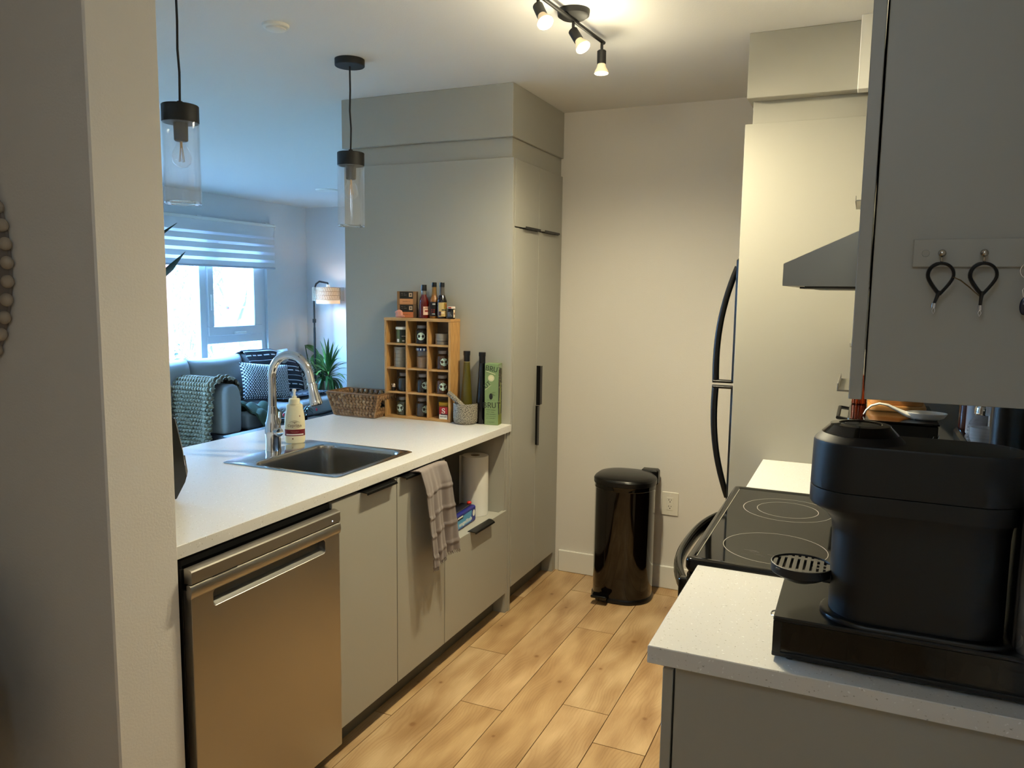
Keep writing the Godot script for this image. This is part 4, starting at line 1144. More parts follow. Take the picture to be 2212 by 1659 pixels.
	part(j, "base", MB.new().lathe([Vector2(0, 0), Vector2(0.009, 0), Vector2(0.0095, 0.003), Vector2(0.010, 0.017), Vector2(0, 0.017)], 18), mat(Color(0.10, 0.06, 0.04), 0.4))
	var om := MB.new()
	for p in [Vector3(0, 0.022, 0), Vector3(0.004, 0.029, 0), Vector3(-0.007, 0.031, 0.001), Vector3(0.008, 0.021, 0.002)]: om.ball(p, Vector3(0.0055, 0.0065, 0.005) if p.x < 0.006 and p.x > -0.005 else Vector3(0.003, 0.003, 0.003), 12, 8)
	part(j, "top", om, mat(Color(0.88, 0.78, 0.70), 0.5))
	rack_top(y1, (z0 + z1) / 2)

func rack_top(y: float, zc: float) -> void:
	var kraft := mat(Color(0.50, 0.37, 0.24), 0.7)
	for k in 2:
		var j := thing("soap_box", ["small kraft box with black label, lower of two on the rack", "small kraft box with black label, upper of two on the rack"][k], "box", Vector3(-0.533, y + 0.063 * k, zc - 0.008), 0.42 - 0.03 * k, "kraft boxes stacked on the rack")
		part(j, "carton", MB.new().b(-0.047, 0.0003, -0.026, 0.047, 0.063, 0.026, 0.001), kraft)
		part(j, "black_label", MB.new().b(-0.034, 0.028, 0.0255, 0.030, 0.0615, 0.0264), M.ink)
		part(j, "tan_label", MB.new().b(-0.034, 0.002, 0.0255, 0.030, 0.0275, 0.0264), mat(Color(0.72, 0.50, 0.32) if k == 1 else Color(0.72, 0.42, 0.26), 0.6))
		part(j, "crest", MB.new().b(0.010, 0.037, 0.0255, 0.026, 0.056, 0.0267), mat(Color(0.68, 0.58, 0.48), 0.6))
		scribble(j, Transform3D(Basis(), Vector3(-0.018, 0.0535, 0.0263)), 0.020, 0.0028, mat(Color(0.45, 0.42, 0.40), 0.6))
		scribble(j, Transform3D(Basis(), Vector3(-0.014, 0.0455, 0.0263)), 0.028, 0.0034, mat(Color(0.40, 0.36, 0.34), 0.6))
		scribble(j, Transform3D(Basis(), Vector3(-0.002, 0.0155, 0.0263)), 0.036, 0.0040, mat(Color(0.50, 0.33, 0.20), 0.6))
		part(j, "crest_mark", MB.new().b(0.0155, 0.0435, 0.0266, 0.0215, 0.0495, 0.0269), M.ink)
	var s := thing("salt_crystal", "small pink rock crystal in front of the kraft boxes", "crystal", Vector3(-0.553, y, zc + 0.036))
	var mb := MB.new()
	rng.seed = 77
	var rr := []
	for i in 6:
		var q := PackedVector3Array()
		for k in 8:
			var a := TAU * k / 8.0
			var r: float = [0.016, 0.021, 0.020, 0.021, 0.015, 0.006][i] * rng.randf_range(0.85, 1.12)
			q.append(Vector3(r * sin(a) + [0, 0, -0.001, -0.002, -0.001, 0.0][i], [0.0, 0.008, 0.018, 0.027, 0.034, 0.038][i], r * 0.5 * cos(a)))
		rr.append(q)
	mb.rings(rr)
	part(s, "rock", mb, mat(Color(0.80, 0.53, 0.45), 0.5, 0.0, {"subsurf_scatter_enabled": true, "subsurf_scatter_strength": 0.3}), 20.0)
	part(s, "chip", MB.new().ball(Vector3(0.020, 0.007, 0.002), Vector3(0.012, 0.007, 0.006), 7, 5), mat(Color(0.80, 0.53, 0.45), 0.5), 20.0)
	# sauce bottles
	var sx := [-0.436, -0.3865, -0.340]
	for k in 3:
		var h: float = [0.158, 0.170, 0.170][k]
		var j := thing("sauce_bottle", ["red hot sauce bottle, black cap, white and red label", "mustard yellow sauce bottle with black label, middle of three on rack", "dark brown sauce bottle with colourful cream label beside the little jar"][k], "bottle", Vector3(sx[k], y + 0.0003, zc - 0.002 + [0.004, -0.008, 0.0][k]), 0.0, "sauce bottles on top of the rack")
		var liquid: Color = [Color(0.33, 0.045, 0.02), Color(0.52, 0.33, 0.07), Color(0.045, 0.015, 0.01)][k]
		var top: Color = [Color(0.42, 0.40, 0.36), Color(0.50, 0.36, 0.12), Color(0.30, 0.28, 0.26)][k]
		var gm := mat(liquid, 0.06, 0.0, {"clearcoat_enabled": true, "clearcoat": 0.5, "clearcoat_roughness": 0.03})
		part(j, "body", MB.new().lathe([Vector2(0, 0), Vector2(0.0215, 0), Vector2(0.0235, 0.003), Vector2(0.0235, 0.078 if k != 2 else 0.082), Vector2(0.020, 0.092), Vector2(0.0135, 0.104 if k != 2 else 0.110), Vector2(0.0125, 0.112), Vector2(0, 0.112)], 32), gm)
		part(j, "neck", MB.new().lathe([Vector2(0.0128, 0.106), Vector2(0.0122, 0.12), Vector2(0.0105, h - 0.018), Vector2(0, h - 0.018)], 24), mat(top, 0.05, 0.0, {"clearcoat_enabled": true, "clearcoat": 0.6}))
		part(j, "cap", MB.new().lathe([Vector2(0, h - 0.022), Vector2(0.0118, h - 0.022), Vector2(0.0122, h - 0.021), Vector2(0.0118, h - 0.002), Vector2(0.0105, h), Vector2(0, h)], 24) if k != 0 else MB.new().lathe([Vector2(0, h - 0.028), Vector2(0.0135, h - 0.028), Vector2(0.0138, h - 0.027), Vector2(0.0128, h - 0.001), Vector2(0.012, h), Vector2(0, h)], 24), M.black_satin)
		var lm: Material = [mat(Color(0.84, 0.72, 0.64), 0.5), M.ink, mat(Color(0.74, 0.64, 0.42), 0.5)][k]
		var fr: float = [-0.25, -1.2, -0.95][k]
		var ar: float = [1.45, 2.6, 2.0][k]
		var lo: float = [0.016, 0.011, 0.010][k]; var hi: float = [0.055, 0.078, 0.076][k]
		var fc := 0.64
		part(j, "label", MB.new().lathe([Vector2(0.0235, lo), Vector2(0.0238, lo), Vector2(0.0238, hi), Vector2(0.0235, hi)], 20, ar, fr + fc), lm)
		var face := func(a: float, yy: float, r := 0.0240) -> Transform3D:
			return Transform3D(Basis(Vector3.UP, a + fc), Vector3(r * sin(a + fc), yy, r * cos(a + fc)))
		if k == 0:
			part(j, "red_mark", MB.new().lathe([Vector2(0.0238, 0.044), Vector2(0.0240, 0.044), Vector2(0.0240, 0.046), Vector2(0.0238, 0.046)], 12, 1.2, fr + fc + 0.1), mat(Color(0.45, 0.05, 0.03), 0.5))
			part(j, "red_mark", MB.new().lathe([Vector2(0.0238, 0.030), Vector2(0.0240, 0.030), Vector2(0.0240, 0.038), Vector2(0.0238, 0.038)], 12, 0.9, fr + fc + 0.3), mat(Color(0.50, 0.12, 0.08), 0.5))
			scribble(j, face.call(0.4, 0.050, 0.0238), 0.014, 0.004, mat(Color(0.4, 0.05, 0.03), 0.5))
		elif k == 1:
			scribble(j, face.call(-0.25, 0.041, 0.0238), 0.019, 0.006, mat(Color(0.65, 0.16, 0.07), 0.5))
			scribble(j, face.call(-0.25, 0.031, 0.0238), 0.019, 0.006, mat(Color(0.65, 0.16, 0.07), 0.5))
			scribble(j, face.call(-0.25, 0.021, 0.0238), 0.016, 0.003, M.white_ink)
			part(j, "white_mark", MB.new().lathe([Vector2(0.0238, 0.064), Vector2(0.0240, 0.064), Vector2(0.0240, 0.071), Vector2(0.0238, 0.071)], 8, 0.6, fc - 0.5), mat(Color(0.70, 0.70, 0.68), 0.5))
		else:
			for q in [[0.046, 0.074, 0.8, 0.25, Color(0.50, 0.40, 0.12)], [0.055, 0.068, 0.25, 0.65, Color(0.50, 0.10, 0.05)], [0.038, 0.044, 1.0, -0.2, Color(0.20, 0.22, 0.14)], [0.014, 0.034, 0.55, -0.85, Color(0.20, 0.05, 0.07)], [0.024, 0.031, 0.7, -0.35, Color(0.85, 0.80, 0.70)]]:
				part(j, "label_patch", MB.new().lathe([Vector2(0.0238, q[0]), Vector2(0.0240, q[0]), Vector2(0.0240, q[1]), Vector2(0.0238, q[1])], 10, q[2], q[3] + fc), mat(q[4], 0.5))
	var j := thing("jam_jar", "little jam jar with white lid at the right end of the rack", "jar", Vector3(-0.2905, y + 0.0003, zc - 0.002), 0.2)
	part(j, "glass", MB.new().lathe([Vector2(0, 0), Vector2(0.017, 0), Vector2(0.0195, 0.003), Vector2(0.0195, 0.038), Vector2(0.0165, 0.044), Vector2(0.0165, 0.049), Vector2(0, 0.049)], 26), mat(Color(0.03, 0.025, 0.04), 0.06))
	part(j, "lid", MB.new().lathe([Vector2(0, 0.048), Vector2(0.0185, 0.048), Vector2(0.019, 0.049), Vector2(0.019, 0.056), Vector2(0.018, 0.0575), Vector2(0, 0.0575)], 26), mat(Color(0.85, 0.80, 0.76), 0.35))
	part(j, "red_patch", MB.new().lathe([Vector2(0.0191, 0.0495), Vector2(0.0193, 0.0495), Vector2(0.0193, 0.0555), Vector2(0.0191, 0.0555)], 8, 0.8, -0.5), mat(Color(0.6, 0.15, 0.12), 0.4))
	part(j, "label", MB.new().lathe([Vector2(0.0195, 0.006), Vector2(0.0197, 0.006), Vector2(0.0197, 0.036), Vector2(0.0195, 0.036)], 14, 1.7, -0.9), mat(Color(0.09, 0.10, 0.12), 0.5))
	for k in 3: part(j, "label_line", MB.new().lathe([Vector2(0.0197, 0.013 + k * 0.007), Vector2(0.0198, 0.013 + k * 0.007), Vector2(0.0198, 0.016 + k * 0.007), Vector2(0.0197, 0.016 + k * 0.007)], 10, 1.1 - 0.2 * k, -0.6), mat(Color(0.5, 0.52, 0.55), 0.5))
	part(j, "seal", MB.new().lathe([Vector2(0.0195, 0.006), Vector2(0.0199, 0.006), Vector2(0.0199, 0.044), Vector2(0.0195, 0.044)], 6, 0.55, 0.85), mat(Color(0.85, 0.78, 0.66), 0.5))
	part(j, "seal_mark", MB.new().lathe([Vector2(0.0199, 0.020), Vector2(0.0200, 0.020), Vector2(0.0200, 0.030), Vector2(0.0199, 0.030)], 6, 0.3, 0.98), mat(Color(0.45, 0.22, 0.08), 0.5))

func scribble(parent: Node3D, t: Transform3D, width: float, height: float, m: Material) -> void:
	# print too small to read: a row of short upright marks in word-like clusters
	var mb := MB.new()
	var x := -width / 2
	var r := RandomNumberGenerator.new()
	r.seed = int(width * 100000 + height * 1000000)
	var bend := width * width
	while x < width / 2:
		var w := height * r.randf_range(0.35, 0.62)
		var h := height * r.randf_range(0.7, 1.0)
		if r.randf() > 0.16: mb.b(x, -height / 2, -0.0012 * bend / 0.0016, x + w, -height / 2 + h, 0.0003)
		x += w * 1.35
	piece(parent, "print_line", mb.mesh(20.0), m, t)

func lamps() -> void:
	# pendants
	var t := thing("pendant_lamp", "clear glass cylinder pendant with round black ceiling canopy, farther of the two", "lamp", Vector3(-0.48, 2.459, 1.205), 0.0, "glass pendant lamps over the peninsula")
	var black: Material = M.black_matt
	part(t, "canopy", MB.new().lathe([Vector2(0, -0.027), Vector2(0.058, -0.027), Vector2(0.060, -0.025), Vector2(0.060, 0.0), Vector2(0, 0)], 40), black)
	part(t, "cord", MB.new().tube([Vector3(0, -0.026, 0), Vector3(0.001, -0.12, 0), Vector3(-0.002, -0.20, 0), Vector3(0.003, -0.27, 0), Vector3(0, -0.36, 0)], 0.0036, 10), black)
	part(t, "cap", MB.new().lathe([Vector2(0, -0.42), Vector2(0.0535, -0.42), Vector2(0.0548, -0.4185), Vector2(0.0548, -0.369), Vector2(0.053, -0.367), Vector2(0.009, -0.367), Vector2(0.008, -0.355), Vector2(0, -0.354)], 44), black)
	part(t, "socket", MB.new().lathe([Vector2(0, -0.475), Vector2(0.017, -0.475), Vector2(0.0205, -0.472), Vector2(0.0215, -0.42), Vector2(0, -0.42)], 30), black)
	part(t, "shade", MB.new().lathe([Vector2(0.0528, -0.42), Vector2(0.0528, -0.662), Vector2(0.0538, -0.6645), Vector2(0.0550, -0.662), Vector2(0.0550, -0.42)], 56), M.glass)
	part(t, "shade_rim", MB.new().lathe([Vector2(0.0526, -0.662), Vector2(0.0539, -0.6655), Vector2(0.0553, -0.662), Vector2(0.0539, -0.659), Vector2(0.0526, -0.662)], 56), M.solid_glass)
	var bulb := part(t, "bulb", MB.new().lathe([Vector2(0.013, -0.475), Vector2(0.0150, -0.486), Vector2(0.0262, -0.508), Vector2(0.0295, -0.524), Vector2(0.0262, -0.541), Vector2(0.0150, -0.552), Vector2(0, -0.5555)].map(func(p): return p), 36), M.glass)
	var mb := MB.new()
	for k in 4:
		var a := TAU * k / 4.0 + 0.4
		mb.tube([Vector3(0.003 * sin(a), -0.49, 0.003 * cos(a)), Vector3(0.0085 * sin(a), -0.537, 0.0085 * cos(a))], 0.0009, 6)
	mb.tube([Vector3(0, -0.475, 0), Vector3(0, -0.495, 0)], 0.0035, 8)
	part(bulb, "filament", mb, M.filament)
	dup(t, "pendant_lamp", "clear glass cylinder pendant on long black cord, nearer one beside the wall end", Vector3(-0.48, 2.459, 2.087))

	# track light with three heads
	t = thing("track_light", "black ceiling track light with three lit spot heads", "lamp", Vector3(0.548, 2.459, 1.392), 0.0)
	part(t, "canopy", MB.new().lathe([Vector2(0, -0.026), Vector2(0.040, -0.026), Vector2(0.052, -0.018), Vector2(0.054, -0.006), Vector2(0.054, 0.0), Vector2(0, 0)], 40), M.black_matt)
	var bd := Vector3(0.085, 0, -1).normalized()
	var bar := MB.new()
	bar.cyl(Vector3(0, -0.032, 0) - bd * 0.285, Vector3(0, -0.032, 0) + bd * 0.265, 0.0065, -1, 14, 0.002)
	part(t, "bar", bar, M.black_matt)
	var at := [-0.255, 0.0, 0.245]
	var aim := [Vector3(0.48, -0.79, 0.38).normalized(), Vector3(0.54, -0.78, 0.22).normalized(), Vector3(0.02, -1.0, 0.03).normalized()]
	for k in 3:
		var p: Vector3 = Vector3(0.0, -0.036, 0) + bd * (at[k] as float)
		var d: Vector3 = aim[k]
		var q := p + Vector3(0, -0.030, 0)
		var s := q - d * 0.004
		var hd := MB.new()
		hd.tube([p, q + Vector3(0, -0.004, 0)], 0.0052, 12)
		hd.tube([s, s + d * 0.003, s + d * 0.046, s + d * 0.048], [0.012, 0.0162, 0.0162, 0.0150], 26)
		var h := part(t, "spot_head", hd, M.black_matt)
		var e := s + d * 0.048
		var bl := MB.new()
		bl.tube([e - d * 0.004, e + d * 0.012, e + d * 0.026, e + d * 0.032], [0.0125, 0.0170, 0.0245, 0.0250], 28)
		part(h, "bulb_body", bl, mat(Color(0.85, 0.80, 0.70), 0.25, 0.0, {"emission_enabled": true, "emission": Color(1.0, 0.82, 0.58), "emission_energy_multiplier": 0.35}))
		var gl := MB.new()
		gl.cyl(e + d * 0.0321, e + d * 0.0331, 0.0235, -1, 28)
		part(h, "bulb_face", gl, M.lit)
		var l := SpotLight3D.new()
		l.name = "spot_light"
		l.light_color = Color(1.0, 0.95, 0.80)
		l.light_energy = SPOT * [0.48, 1.9, 3.05][k]
		l.light_size = 0.022
		l.spot_range = 9.0
		l.spot_attenuation = 2.0
		l.spot_angle = [62.0, 80.0, 84.0][k]
		l.spot_angle_attenuation = [1.0, 0.8, 0.85][k]
		l.shadow_enabled = true
		h.add_child(l, true)
		l.position = e + d * 0.036
		l.basis = Basis.looking_at(d, Vector3.BACK)
		var o := OmniLight3D.new()   # the bulb's glass spills a little to the sides and up
		o.name = "spill_light"
		o.light_color = Color(1.0, 0.95, 0.80)
		o.light_energy = SPOT * 0.06
		o.light_size = 0.02
		o.omni_range = 9.0
		o.omni_attenuation = 2.0
		o.shadow_enabled = true
		h.add_child(o, true)
		o.position = e + d * 0.060

	t = thing("smoke_detector", "round white smoke detector on the ceiling left of the pendant", "smoke detector", Vector3(-0.474, 2.459, 1.65))
	part(t, "base", MB.new().lathe([Vector2(0, -0.012), Vector2(0.042, -0.012), Vector2(0.046, -0.009), Vector2(0.047, 0), Vector2(0, 0)], 36), M.white_plastic)
	part(t, "cover", MB.new().lathe([Vector2(0, -0.021), Vector2(0.024, -0.0205), Vector2(0.034, -0.017), Vector2(0.036, -0.0125), Vector2(0, -0.0118)], 36), M.white_plastic)
	t = thing("ceiling_fixture", "thin dark-edged disc on the living room ceiling beside the far pendant", "detector", Vector3(-3.2, 2.459, -2.2))
	part(t, "plate", MB.new().lathe([Vector2(0, -0.012), Vector2(0.10, -0.012), Vector2(0.105, -0.006), Vector2(0.105, 0), Vector2(0, 0)], 36), M.white_plastic)

	# hall light behind the viewer
	t = thing("hall_lamp", "round white flush ceiling lamp in the hall behind the viewer", "lamp", Vector3(1.30, 2.459, 4.28))
	part(t, "base", MB.new().lathe([Vector2(0, -0.02), Vector2(0.15, -0.02), Vector2(0.155, -0.015), Vector2(0.155, 0), Vector2(0, 0)], 40), M.white_plastic)
	part(t, "dome", MB.new().lathe([Vector2(0, -0.085), Vector2(0.06, -0.08), Vector2(0.11, -0.06), Vector2(0.14, -0.02), Vector2(0, -0.02)], 40), mat(Color(0.95, 0.94, 0.9), 0.4, 0.0, {"emission_enabled": true, "emission": Color(1.0, 0.97, 0.88), "emission_energy_multiplier": 1.2}))
	var hl := OmniLight3D.new()
	hl.name = "hall_light"
	hl.light_color = Color(0.82, 0.92, 1.0)
	hl.light_energy = HALL
	hl.light_size = 0.10
	hl.omni_range = 9.0
	hl.omni_attenuation = 2.0
	hl.shadow_enabled = true
	t.add_child(hl)
	hl.position = Vector3(0, -0.20, 0)

	# bin
	t = thing("trash_can", "tall brown-black pedal bin with a dark lid at the end wall", "bin", Vector3(0.4385, 0.0, 0.190), 0.05)
	var bin_m := mat(Color(0.045, 0.022, 0.016), 0.10, 0.55, {"clearcoat_enabled": true, "clearcoat": 0.7, "clearcoat_roughness": 0.04})
	mb = MB.new()
	var ov := func(r: float, y: float) -> PackedVector3Array:
		return ring_xz(rrect(2 * r, 2 * r * 0.93, r * 0.86, 8), y)
	part(t, "body", mb.rings([ov.call(0.147, 0.022), ov.call(0.149, 0.026), ov.call(0.149, 0.585), ov.call(0.147, 0.588)]), bin_m, 35.0)
	part(t, "base_ring", MB.new().rings([ov.call(0.150, 0.0), ov.call(0.155, 0.003), ov.call(0.155, 0.014), ov.call(0.150, 0.024)]), M.black_satin)
	part(t, "bag_edge", MB.new().rings([ov.call(0.1495, 0.567), ov.call(0.1515, 0.570), ov.call(0.1505, 0.578), ov.call(0.1525, 0.590)]), M.black_gloss)
	part(t, "lid_rim", MB.new().rings([ov.call(0.151, 0.590), ov.call(0.1555, 0.592), ov.call(0.1555, 0.612), ov.call(0.153, 0.615)]), M.black_satin)
	part(t, "lid", MB.new().rings([ov.call(0.152, 0.613), ov.call(0.151, 0.620), ov.call(0.135, 0.632), ov.call(0.09, 0.640), ov.call(0.04, 0.643)]), mat(Color(0.05, 0.045, 0.042), 0.28, 0.3), 60.0)
	part(t, "hinge_block", MB.new().b(0.055, 0.560, -0.155, 0.145, 0.640, -0.095, 0.008), M.black_satin)
	mb = MB.new()
	mb.b(-0.115, 0.036, 0.140, -0.035, 0.050, 0.195, 0.004); mb.b(-0.100, 0.012, 0.120, -0.045, 0.040, 0.160, 0.004)
	mb.xf = Transform3D(Basis(Vector3.UP, -0.45), Vector3.ZERO)
	part(t, "pedal", mb, M.black_gloss)

	# outlet on the end wall
	t = thing("wall_outlet", "white double power outlet on the wall right of the bin", "outlet", Vector3(0.6275, 0.453, 0.0))
	part(t, "plate", MB.new().b(-0.0435, -0.062, 0.0, 0.0435, 0.062, 0.006, 0.003), M.outlet)
	var ins := part(t, "insert", MB.new().b(-0.0175, -0.0345, 0.004, 0.0175, 0.0345, 0.0078, 0.0015), M.outlet)
	for y in [0.017, -0.017]:
		mb = MB.new()
		mb.b(-0.0075, y, 0.0074, -0.0050, y + 0.009, 0.0080); mb.b(0.0048, y + 0.001, 0.0074, 0.0070, y + 0.008, 0.0080)
		mb.cyl(Vector3(0, y - 0.006, 0.0074), Vector3(0, y - 0.006, 0.0080), 0.0028, -1, 10)
		part(ins, "socket_slots", mb, M.ink)
	for y in [0.048, -0.048]: part(t, "screw", MB.new().cyl(Vector3(0, y, 0.0055), Vector3(0, y, 0.0066), 0.0030, -1, 12), M.white_trim)

func right_side() -> void:
	var PX := 1.2070
	# fridge and its panel
	var t := thing("tall_gable", "tall cream-lit grey side panel beside the black fridge", "panel", Vector3(1.42, 0.0, 0.88))
	part(t, "panel", W(t).b(1.043, 0.0, 0.872, 1.808, 2.155, 0.890, 0.001), M.cabinet)
	part(t, "filler", W(t).b(1.068, 2.155, 0.004, 1.808, 2.234, 0.884, 0.001), M.cabinet)
	t = thing("fridge", "black top-freezer fridge with bowed handles, mostly behind the panel", "fridge", Vector3(1.42, 0.0, 0.46))
	part(t, "body", W(t).b(1.10, 0.02, 0.03, 1.80, 1.665, 0.865, 0.004), M.black_fridge)
	for q in [[1.188, 1.676, "freezer_door"], [0.06, 1.182, "fridge_door"]]:
		var d := part(t, q[2], W(t).b(1.030, q[0], 0.025, 1.098, q[1], 0.866, 0.012), M.black_fridge)
		var up: bool = q[0] > 1.0
		var y0 := 1.190 if up else 1.180     # bracket end
		var y1 := 1.640 if up else 0.735     # end that runs into the door
		var pts := []
		var rad := []
		for k in 15:
			var s := k / 14.0
			var x := 0.966
			x = 0.966 + 0.064 * pow(s, 2.3) - 0.006 * sin(s * PI)
			pts.append(Vector3(x, lerpf(y0, y1, s), 0.822) - t.position)
			rad.append(0.0135 - 0.002 * s)
		var h := MB.new()
		h.tube(pts, rad, 12)
		h.b(0.954 - t.position.x, y0 - (0.0 if up else 0.012), 0.808 - t.position.z, 1.034 - t.position.x, y0 + (0.012 if up else 0.0), 0.836 - t.position.z, 0.004)
		part(d, "handle", h, M.black_satin, 50.0)
	part(t, "toe_grille", W(t).b(1.06, 0.0, 0.04, 1.10, 0.055, 0.85), M.black_matt)

	# far worktop piece and cabinet between fridge and range
	t = thing("base_cabinet", "narrow grey base cabinet between fridge panel and range", "cabinet", Vector3(1.5, 0.0, 1.14))
	part(t, "body", W(t).b(1.21, 0.10, 0.892, 1.80, 0.882, 1.396), M.cabinet)
	part(t, "door", W(t).b(1.19, 0.102, 0.895, 1.2095, 0.869, 1.394, 0.001), M.cabinet)
	part(t, "toe_kick", W(t).b(1.27, 0.0, 0.892, 1.285, 0.10, 1.396), M.toe)
	t = thing("countertop", "short white quartz countertop piece between fridge panel and range", "countertop", Vector3(1.5, 0.8825, 1.14))
	part(t, "slab", W(t).b(1.166, 0.8825, 0.8905, 1.808, 0.915, 1.398, 0.0015), M.quartz)
	# near base cabinet and worktop
	t = thing("base_cabinet", "dark-shaded grey base cabinet at the lower right corner", "cabinet", Vector3(1.5, 0.0, 2.40))
	part(t, "body", W(t).b(1.2125, 0.0, 2.172, 1.80, 0.882, 2.606, 0.001), M.cabinet)
	var dr := part(t, "door", W(t).b(1.190, 0.102, 2.174, 1.2085, 0.869, 2.606, 0.0012), M.cabinet)
	var tb := W(t)
	pull_tab(dr, tb, 1.190, 0.869, 2.24, 2.44, -1.0)
	t = thing("countertop", "white quartz countertop in the right foreground under the coffee machine", "countertop", Vector3(1.5, 0.8825, 2.40))
	part(t, "slab", W(t).b(1.166, 0.8825, 2.170, 1.808, 0.915, 2.628, 0.0015), M.quartz)
	range_and_hood()
	uppers()
	coffee_corner()
	console_items()

func range_and_hood() -> void:
	var t := thing("range", "black glass-top electric range with a bowed oven handle", "stove", Vector3(1.45, 0.0, 1.78))
	var z0 := 1.401; var z1 := 2.167
	part(t, "body", W(t).b(1.16, 0.03, z0 + 0.004, 1.80, 0.90, z1 - 0.004, 0.003), M.black_satin)
	# cooktop frame: raised lip round the glass
	var mb := W(t)
	var w := MB.new()
	var rr := func(x0, x1, a, c, r, y) -> PackedVector3Array:
		var q := ring_xz(rrect(x1 - x0, c - a, r, 5, (x0 + x1) / 2, -(a + c) / 2), y)
		return q
	mb.rings([rr.call(1.142, 1.745, z0, z1, 0.012, 0.895), rr.call(1.136, 1.745, z0, z1, 0.014, 0.902), rr.call(1.136, 1.745, z0, z1, 0.014, 0.920), rr.call(1.140, 1.743, z0 + 0.004, z1 - 0.004, 0.012, 0.9255), rr.call(1.152, 1.740, z0 + 0.016, z1 - 0.016, 0.012, 0.9265), rr.call(1.157, 1.737, z0 + 0.022, z1 - 0.022, 0.010, 0.9225)], true, true)
	part(t, "cooktop_frame", mb, M.black_gloss, 50.0)
	var gl := part(t, "glass_top", W(t).b(1.158, 0.919, z0 + 0.023, 1.736, 0.9232, z1 - 0.023, 0.0006), M.cooktop)
	part(t, "edge_trim", W(t).b(1.1555, 0.9228, z0 + 0.035, 1.1578, 0.9238, z1 - 0.035, 0.0003), mat(Color(0.80, 0.78, 0.72), 0.25, 0.6))
	for q in [[1.318, 1.991, 0.121], [1.316, 1.620, 0.121], [1.316, 1.620, 0.083], [1.575, 1.991, 0.09], [1.575, 1.620, 0.09]]:
		mb = W(t)
		mb.xf = mb.xf * Transform3D(Basis(), Vector3(q[0], 0.92315, q[1]))
		mb.lathe([Vector2(q[2] - 0.0009, 0), Vector2(q[2] + 0.0009, 0), Vector2(q[2] + 0.0008, 0.00022), Vector2(q[2] - 0.0008, 0.00022), Vector2(q[2] - 0.0009, 0)], 96)
		part(gl, "burner_ring", mb, M.ring)
	mb = W(t)
	rng.seed = 3
	for k in 9:
		var p := Vector3(rng.randf_range(1.235, 1.32), 0.92322, rng.randf_range(2.03, 2.07))
		mb.b(p.x, p.y - 0.0001, p.z, p.x + rng.randf_range(0.01, 0.03), p.y + 0.00008, p.z + rng.randf_range(0.001, 0.004))
	part(gl, "scuff", mb, mat(Color(0.20, 0.19, 0.17), 0.5))
	# control band and oven door
	part(t, "front_band", W(t).b(1.140, 0.80, z0 + 0.004, 1.165, 0.893, z1 - 0.004, 0.006), M.black_gloss)
	var d := part(t, "oven_door", W(t).b(1.135, 0.20, z0 + 0.006, 1.16, 0.79, z1 - 0.006, 0.008), M.black_gloss)
	var pts := []
	for k in 25:
		var s := -1.0 + k / 12.0
		pts.append(Vector3(1.068 + 0.066 * pow(absf(s), 2.6), 0.838, 1.775 + 0.352 * s) - t.position)
	mb = MB.new()
	mb.tube(pts, 0.0125, 14, true, 1.7)
	for s in [-1, 1]: mb.b(1.115 - t.position.x, 0.805 - t.position.y, 1.775 + s * 0.345 - 0.012 - t.position.z, 1.142 - t.position.x, 0.862 - t.position.y, 1.775 + s * 0.345 + 0.012 - t.position.z, 0.004)
	part(d, "handle", mb, M.black_gloss, 50.0)
	part(t, "drawer", W(t).b(1.138, 0.05, z0 + 0.006, 1.16, 0.19, z1 - 0.006, 0.006), M.black_gloss)
	# back console
	mb = W(t)
	mb.ext(P2([1.760, 0.90, 1.806, 0.90, 1.806, 1.166, 1.743, 1.166, 1.736, 1.158]), z0, z1)
	part(t, "console", mb, mat(Color(0.30, 0.285, 0.25), 0.35, 0.5), 30.0)
	part(t, "console_top", W(t).b(1.745, 1.1655, z0 + 0.003, 1.806, 1.1675, z1 - 0.003), M.black_gloss)
	# hood
	t = thing("range_hood", "grey steel range hood with a sloped front over the range", "hood", Vector3(1.55, 1.555, 1.78))
	mb = W(t)
	mb.ext(P2([1.318, 1.556, 1.806, 1.556, 1.806, 1.762, 1.66, 1.762, 1.318, 1.603]), 1.405, 2.155)
	part(t, "canopy", mb, M.hood_steel, 20.0)
	for z in [1.60, 1.96]: part(t, "filter", W(t).b(1.36, 1.551, z - 0.15, 1.70, 1.557, z + 0.15, 0.001), mat(Color(0.35, 0.35, 0.34), 0.5, 0.8))
	for z in [1.78]: part(t, "switch_strip", W(t).b(1.335, 1.552, z - 0.12, 1.352, 1.557, z + 0.12), M.black_satin)

